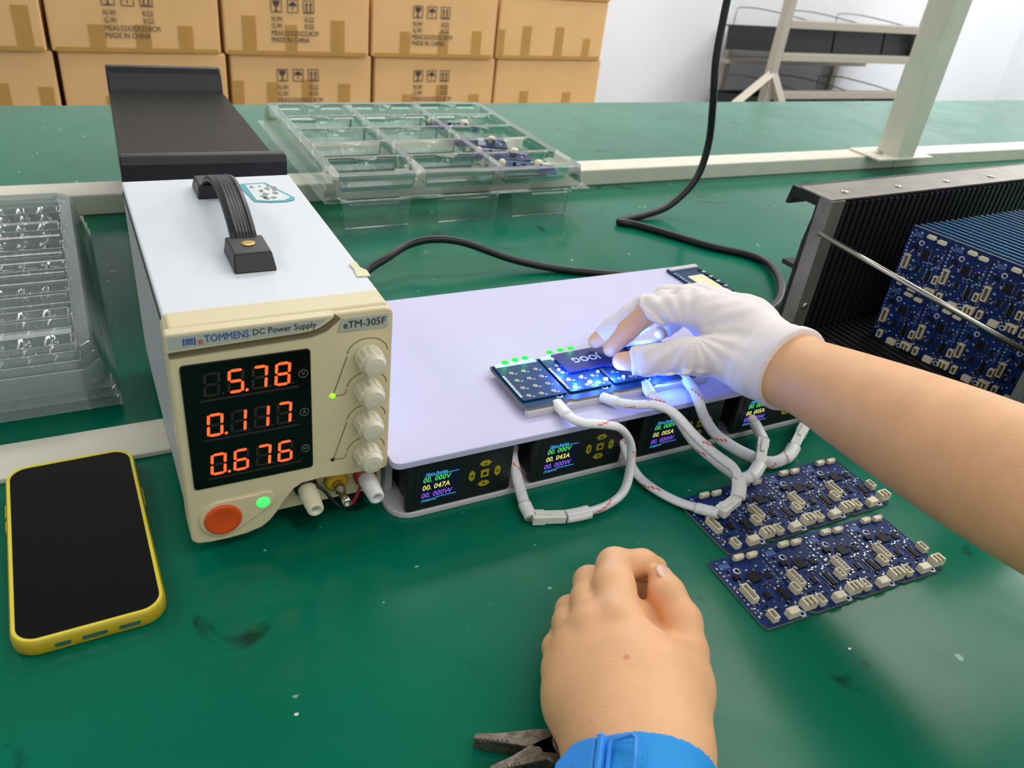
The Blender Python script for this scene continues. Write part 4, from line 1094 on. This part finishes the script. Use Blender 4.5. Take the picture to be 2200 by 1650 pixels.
jaw((1018, 1596), .0075, .0022, 'jaw'); jaw((1052, 1668), .0075, .0022, 'jaw')
MB().lathe([(.0095, .001), (.0095, .0118), (.0085, .0124)], 20).build('pivot', T['toolgrip'], pk_, bevel=.0004)
for e in ((1330, 1668), (1290, 1720)):
    q = at(*e, z=.006)-j0
    MB().tube(spline([(0, 0, .006), (q.x*.4, q.y*.4, .006), (q.x, q.y, .006)], 6), .0052, 10, 0, .9).build('handle', T['blackp'], pk_, True)

# ------------------------------------------------------------------ debris on the bench
for i, (q, m_) in enumerate((((637, 1536), 'fleck'), ((587, 294), 'yellowdot'), ((1825//1, 1395), 'fleck'), ((80, 330), 'fleck'))):
    p = at(*q, z=0)
    rr = .0022 if i == 1 else .0012
    o = MB().prism([(p.x+rr*math.cos(a)*(1+.4*math.sin(3*a)), p.y+.7*rr*math.sin(a)) for a in [k*math.pi/4 for k in range(8)]], .0001, .0006).build('paper_scrap', T[m_])
    tag(o, ['tiny white scrap on the bench in front of the power supply', 'tiny yellow scrap on the bench beside the clear tray', 'tiny white scrap on the bench right of the fist', 'tiny pale scrap on the bench left of the black rack'][i], 'scrap')

# ------------------------------------------------------------------ person: left fist with wrist strap, right forearm with glove
def A3(px, py, z): return np.array(at(px, py, z=z))
pr0 = at(1370, 1700, z=0)
person = thing('person', 'person with blue wrist strap on left fist and white half-finger glove on right hand', 'person', (pr0.x, pr0.y, 0))
ORG = np.array([pr0.x, pr0.y, 0])

# ---- left fist
def L(px, py, z, r): return (A3(px, py, z), r)
wrL = A3(1368, 1602, .036); imcp = A3(1330, 1335, .050)
armdir = (A3(1372, 1700, .038)-A3(1360, 1560, .036)); armdir /= np.linalg.norm(armdir)
elbowL = wrL+armdir*.13+np.array([0, 0, .03])
def fist(P):
    palm = chain(P, [L(1330, 1335, .049, .0125), L(1385, 1450, .045, .0190), L(1395, 1590, .037, .0220)], .012)
    for pts in ([L(1272, 1352, .045, .0115), L(1330, 1460, .043, .0180), L(1365, 1595, .037, .0230)],
                [L(1238, 1395, .036, .0110), L(1270, 1480, .035, .0170), L(1330, 1600, .035, .0210)],
                [L(1214, 1440, .027, .0110), L(1248, 1510, .028, .0160), L(1320, 1605, .034, .0190)],
                [L(1476, 1400, .036, .0115), L(1455, 1480, .037, .0165), L(1428, 1595, .037, .0205)]):
        palm = smin(palm, chain(P, pts, .012), .014)
    palm = smin(palm, chain(P, [L(1345, 1310, .038, .0095), L(1392, 1338, .027, .0090), L(1430, 1405, .032, .0120)], .008), .007)
    palm = smin(palm, cap(P, A3(1330, 1430, .024), A3(1390, 1520, .026), .018, .020), .012)
    arm = chain(P, [(A3(1366, 1585, .0365), .0285), (wrL+armdir*.02, .0290), (wrL+armdir*.07+np.array([0, 0, .008]), .0325), (elbowL, .038)], .01)
    # flatten the wrist a little
    palm = smin(palm, arm, .016)
    fs_ = [chain(P, [L(1330, 1338, .050, .0125), L(1318, 1262, .049, .0117), L(1320, 1215, .046, .0100), L(1380, 1210, .042, .0079), L(1409, 1219, .038, .0068)], .004),
           chain(P, [L(1272, 1352, .045, .0110), L(1264, 1290, .038, .0098), L(1266, 1250, .030, .0090), L(1325, 1250, .024, .0084), L(1392, 1272, .022, .0078)], .004),
           chain(P, [L(1236, 1395, .036, .0108), L(1224, 1340, .026, .0094), L(1226, 1312, .018, .0086), L(1300, 1316, .017, .0082), L(1394, 1312, .018, .0078)], .004),
           chain(P, [L(1212, 1440, .026, .0105), L(1200, 1392, .017, .0086), L(1210, 1372, .012, .0080), L(1290, 1380, .014, .0080), L(1400, 1360, .016, .0080)], .004)]
    fg = fs_[0]
    for q in fs_[1:]: fg = smin(fg, q, .0012)
    d = smin(palm, fg, .0055)
    th = chain(P, [L(1476, 1410, .036, .0115), L(1466, 1335, .041, .0100), L(1432, 1276, .044, .0098), L(1419, 1241, .044, .0074)], .005)
    d = smin(d, th, .0020)
    # knuckle ridges
    for px, py, z, r in ((1328, 1330, .056, .0075), (1268, 1345, .050, .0065), (1230, 1390, .041, .006)):
        d = smin(d, np.linalg.norm(P-A3(px, py, z), axis=-1)-r, .008)
    return d
lo = np.minimum.reduce([A3(1160, 1440, .02), A3(1330, 1160, .0), elbowL, A3(1420, 1200, .04)])-.012; hi = np.maximum.reduce([A3(1420, 1190, .04), A3(1530, 1430, .03), elbowL])+.045
lo = np.array([min(lo[0], .08), -.40, .0]); hi = np.array([.275, -.115, .125])
fm = sdf_mesh('left_forearm_and_fist', fist, lo, hi, .0015, T['skin'], ORG)
put('left_forearm_and_fist', fm, person)
def on_skin(px, py, lift):
    """point on the skin of the left hand seen at a pixel"""
    z = .09
    while z > .01:
        p = A3(px, py, z)
        if fist(p[None, :])[0] < lift: return p
        z -= .0005
    return A3(px, py, .04)
# thumb nail
nP = on_skin(1431, 1229, .0002)
nd = A3(1420, 1240, .044)-A3(1434, 1275, .044); nd /= np.linalg.norm(nd)
def nail_mesh(c, d, up, w_, l_, r):
    d = Vector(d).normalized(); s = Vector(up).cross(d).normalized(); u = d.cross(s)
    vs = []; fs = []; nx, ny = 9, 8
    for i in range(nx):
        for j in range(ny):
            a = (i/(nx-1)-.5)*2; b_ = j/(ny-1)
            wv = w_*(1-.55*abs(b_-.5)**2*2.2)
            vs.append(Vector(c)+s*(a*wv)+d*((b_-.5)*l_*(1-.12*a*a))+u*(-(a*a)*wv*.38))
    for i in range(nx-1):
        for j in range(ny-1): fs.append((i*ny+j, (i+1)*ny+j, (i+1)*ny+j+1, i*ny+j+1))
    n0 = len(vs); vs += [v-u*.0007 for v in vs]; fs += [tuple(q+n0 for q in f)[::-1] for f in fs]
    edge = [i*ny for i in range(nx)]+[(nx-1)*ny+j for j in range(1, ny)]+[i*ny+ny-1 for i in range(nx-2, -1, -1)]+[j for j in range(ny-2, 0, -1)]
    for k in range(len(edge)): a, b_ = edge[k], edge[(k+1) % len(edge)]; fs.append((a, b_, b_+n0, a+n0)[::-1])
    return MB().add([v-Vector(ORG) for v in vs], fs).mesh('thumb_nail', T['nail'], True)
view = CAM-nP; view /= np.linalg.norm(view)
put('thumb_nail', nail_mesh(nP, nd, view*.55+_r*.55+np.array([0, 0, .15]), .0052, .0115, .006), person)

skin_spot(T['skin'], tuple(on_skin(1346, 1413, .0)), .0024, srgb(196, 96, 84))
# ---- wrist strap
wc = wrL+armdir*.0200
def band(P):
    ax_ = (P-wc)@armdir
    return np.maximum(fist(P)-.0016, np.abs(ax_-.009)-.0105)
bm_ = sdf_mesh('wrist_band', band, np.array([.10, -.32, .0]), np.array([.235, -.20, .09]), .0014, T['blueband'], ORG, 1)
wb_ = put('wrist_band', bm_, person)
cA = on_skin(1258, 1652, .0035); cB = on_skin(1336, 1636, .003)
e1 = cB-cA; e1 /= np.linalg.norm(e1); e2 = -armdir-e1*((-armdir)@e1); e2 /= np.linalg.norm(e2); e3 = np.cross(e1, e2)
Mw = Matrix.Identity(4)
for i in range(3): Mw[i][0] = e1[i]; Mw[i][1] = e2[i]; Mw[i][2] = e3[i]; Mw[i][3] = (cA-ORG)[i]
cl = MB().prism([(-.0140, -.016), (.0060, -.016), (.0060, .0120), (.0000, .0120), (-.0060, .0110), (-.0140, .0030)], -.004, .0038, 'z', M=Mw).build('clasp', T['bluep'], wb_, bevel=.0012, seg=3)
MB().prism([(-.0085, -.0085), (.0000, -.0085), (-.0040, -.0005)], .0038, .0040, 'z', M=Mw).build('warning_triangle', mat('brown_red_print', srgb(130, 70, 60), .5), cl)
MB().prism([(-.0073, -.0078), (-.0012, -.0078), (-.0040, -.0022)], .0040, .0041, 'z', M=Mw).build('triangle_face', T['bluep'], cl)
MB().prism([(.0065, -.016), (.0100, -.016), (.0100, .0128), (.0065, .0128)], -.004, .0045, 'z', M=Mw).build('clasp_spine', T['bluep'], wb_, bevel=.0012, seg=3)
lpc = [(.0122, -.012), (.0225, -.012), (.0245, -.010), (.0245, .0085), (.0225, .0105), (.0135, .0105), (.0118, .0085), (.0118, -.010)]
MB().tube([Mw @ Vector((x, y, .0012)) for x, y in lpc], .0011, 8, closed=True).build('strap_loop', T['bluep'], wb_, True)

# ---- right arm and hand
def Rp(px, py, z, r): return (A3(px, py, z), r)
wR = A3(1692, 789, .095); eR = A3(2200, 1045, .120)
adir = (eR-wR)/np.linalg.norm(eR-wR)
INDEX = [Rp(1490, 664, .108, .0115), Rp(1398, 666, .104, .0092), Rp(1347, 711, .083, .0080), Rp(1312, 750, .0675, .0064)]
MIDDLE = [Rp(1470, 648, .106, .0110), Rp(1382, 664, .098, .0090), Rp(1320, 705, .080, .0080), Rp(1279, 733, .0685, .0062)]
RING_ = [Rp(1500, 640, .100, .0105), Rp(1430, 640, .092, .0088), Rp(1375, 690, .076, .0078), Rp(1340, 720, .068, .0062)]
PINKY = [Rp(1545, 650, .092, .0100), Rp(1490, 650, .084, .0082), Rp(1445, 690, .072, .0070), Rp(1420, 715, .066, .0060)]
THUMB = [Rp(1560, 765, .088, .0145), Rp(1478, 764, .084, .0118), Rp(1395, 774, .075, .0096), Rp(1335, 776, .0690, .0072)]
def palmR(P, g=0.):
    d = chain(P, [Rp(1500, 668, .106, .0130+g), Rp(1590, 712, .100, .0170+g), Rp(1680, 775, .096, .0190+g)], .012)
    for pts in ([Rp(1480, 655, .105, .0120+g), Rp(1580, 700, .098, .0170+g), Rp(1690, 775, .094, .0190+g)],
                [Rp(1510, 645, .098, .0115+g), Rp(1600, 690, .090, .0165+g), Rp(1700, 780, .090, .0190+g)],
                [Rp(1550, 655, .090, .0115+g), Rp(1620, 705, .084, .0160+g), Rp(1700, 790, .088, .0180+g)],
                [Rp(1555, 765, .087, .0140+g), Rp(1620, 795, .088, .0160+g), Rp(1685, 812, .090, .0175+g)],
                [Rp(1540, 730, .086, .0120+g), Rp(1600, 750, .086, .0170+g), Rp(1690, 790, .092, .0210+g)]):
        d = smin(d, chain(P, pts, .012), .012)
    return d
def arm_only(P, g=0.):
    Q = P-wR.astype(np.float32); t = np.clip(Q@adir.astype(np.float32), -.004, .27)
    q = np.clip((t+.01)/.20, 0, 1); rad = .0236+.0190*q*(1.45-.45*q*q)*.98+g
    return np.linalg.norm(Q-t[..., None]*adir.astype(np.float32), axis=-1)-rad
def hand(P):
    fg = chain(P, INDEX, .004)
    for c_ in (MIDDLE, RING_, PINKY): fg = smin(fg, chain(P, c_, .004), .0012)
    d = smin(palmR(P), fg, .006)
    d = smin(d, chain(P, THUMB, .006), .007)
    return smin(d, arm_only(P), .014)
lo = np.array([.285, -.345, .050]); hi = np.array([.475, .085, .185])
hm = sdf_mesh('right_forearm_and_hand', hand, lo, hi, .0017, T['skin'], ORG)
put('right_forearm_and_hand', hm, person)
def cut(ch, t, g):
    """finger chain cut part of the way along its last covered bone, inflated by the knit thickness"""
    n = int(t); f = t-n; out = [(p, r+g) for p, r in ch[:n+1]]
    if f > 0 and n+1 < len(ch):
        a, b_ = ch[n], ch[n+1]; out.append((a[0]+(b_[0]-a[0])*f, a[1]+(b_[1]-a[1])*f+g))
    return out
def endplane(P, ch, t):
    n = int(t); f = t-n; a, b_ = ch[n], ch[n+1]; o = a[0]+(b_[0]-a[0])*f; d = b_[0]-a[0]; d = d/np.linalg.norm(d)
    return (P-o)@d
cuff_c = wR+adir*.006
tmw = A3(1470, 720, .09)
seam = [A3(1380, 801, .070), A3(1440, 804, .0765), A3(1500, 800, .0790), A3(1560, 801, .0800), A3(1620, 818, .0805), A3(1664, 846, .0830)]
def glove(P):
    g = .0016
    # knit folds radiating from the thumb web, softer over the back of the hand
    q = P-tmw; ang = np.arctan2(q@_u, q@_r); rad = np.linalg.norm(q, axis=-1)
    fold = .0007*np.sin(ang*17+rad*60)*np.exp(-((rad-.030)/.026)**2)+.0004*np.sin((P@adir)*520+2*np.sin(rad*90))*np.exp(-((rad-.03)/.05)**2)
    ifg = np.maximum(chain(P, cut(INDEX, 1.02, g), .003), endplane(P, INDEX, 1.06))
    mfg = np.maximum(chain(P, cut(MIDDLE, 2.75, g), .003), endplane(P, MIDDLE, 2.72))
    rfg = np.maximum(chain(P, cut(RING_, 2.6, g), .003), endplane(P, RING_, 2.55)); pfg = chain(P, cut(PINKY, 2.6, g), .003)
    fg = smin(smin(smin(ifg, mfg, .0012), rfg, .0012), pfg, .0012)
    d = smin(palmR(P, g), fg, .005)
    tf = np.maximum(chain(P, cut(THUMB, 2.62, g+.0006), .005), endplane(P, THUMB, 2.60))
    # thicker hems at the cut fingers
    for ch, t in ((INDEX, 1.06), (THUMB, 2.60)):
        ax_ = endplane(P, ch, t)
        hem = np.maximum(chain(P, cut(ch, t+.05, g+.0014), .003), np.maximum(ax_, -ax_-.0035))
        if ch is INDEX: d = smin(d, hem, .001)
        else: tf = smin(tf, hem, .001)
    d = smin(d, tf, .006)
    d = smin(d, arm_only(P, g+.0008), .012)
    for a, b_ in zip(seam[:-1], seam[1:]): d = smin(d, cap(P, a, b_, .0010, .0010), .0022)
    ax_ = (P-cuff_c)@adir
    hem = np.maximum(arm_only(P, .0066), np.abs(ax_+.0040)-.0040)
    d = smin(d, hem, .0035)
    return np.maximum(d+fold, ax_)
gm = sdf_mesh('glove', glove, np.array([.285, -.095, .050]), np.array([.475, .085, .150]), .00125, T['glove'], ORG, 2)
put('glove', gm, person)['label'] = 'white knitted half-finger glove'
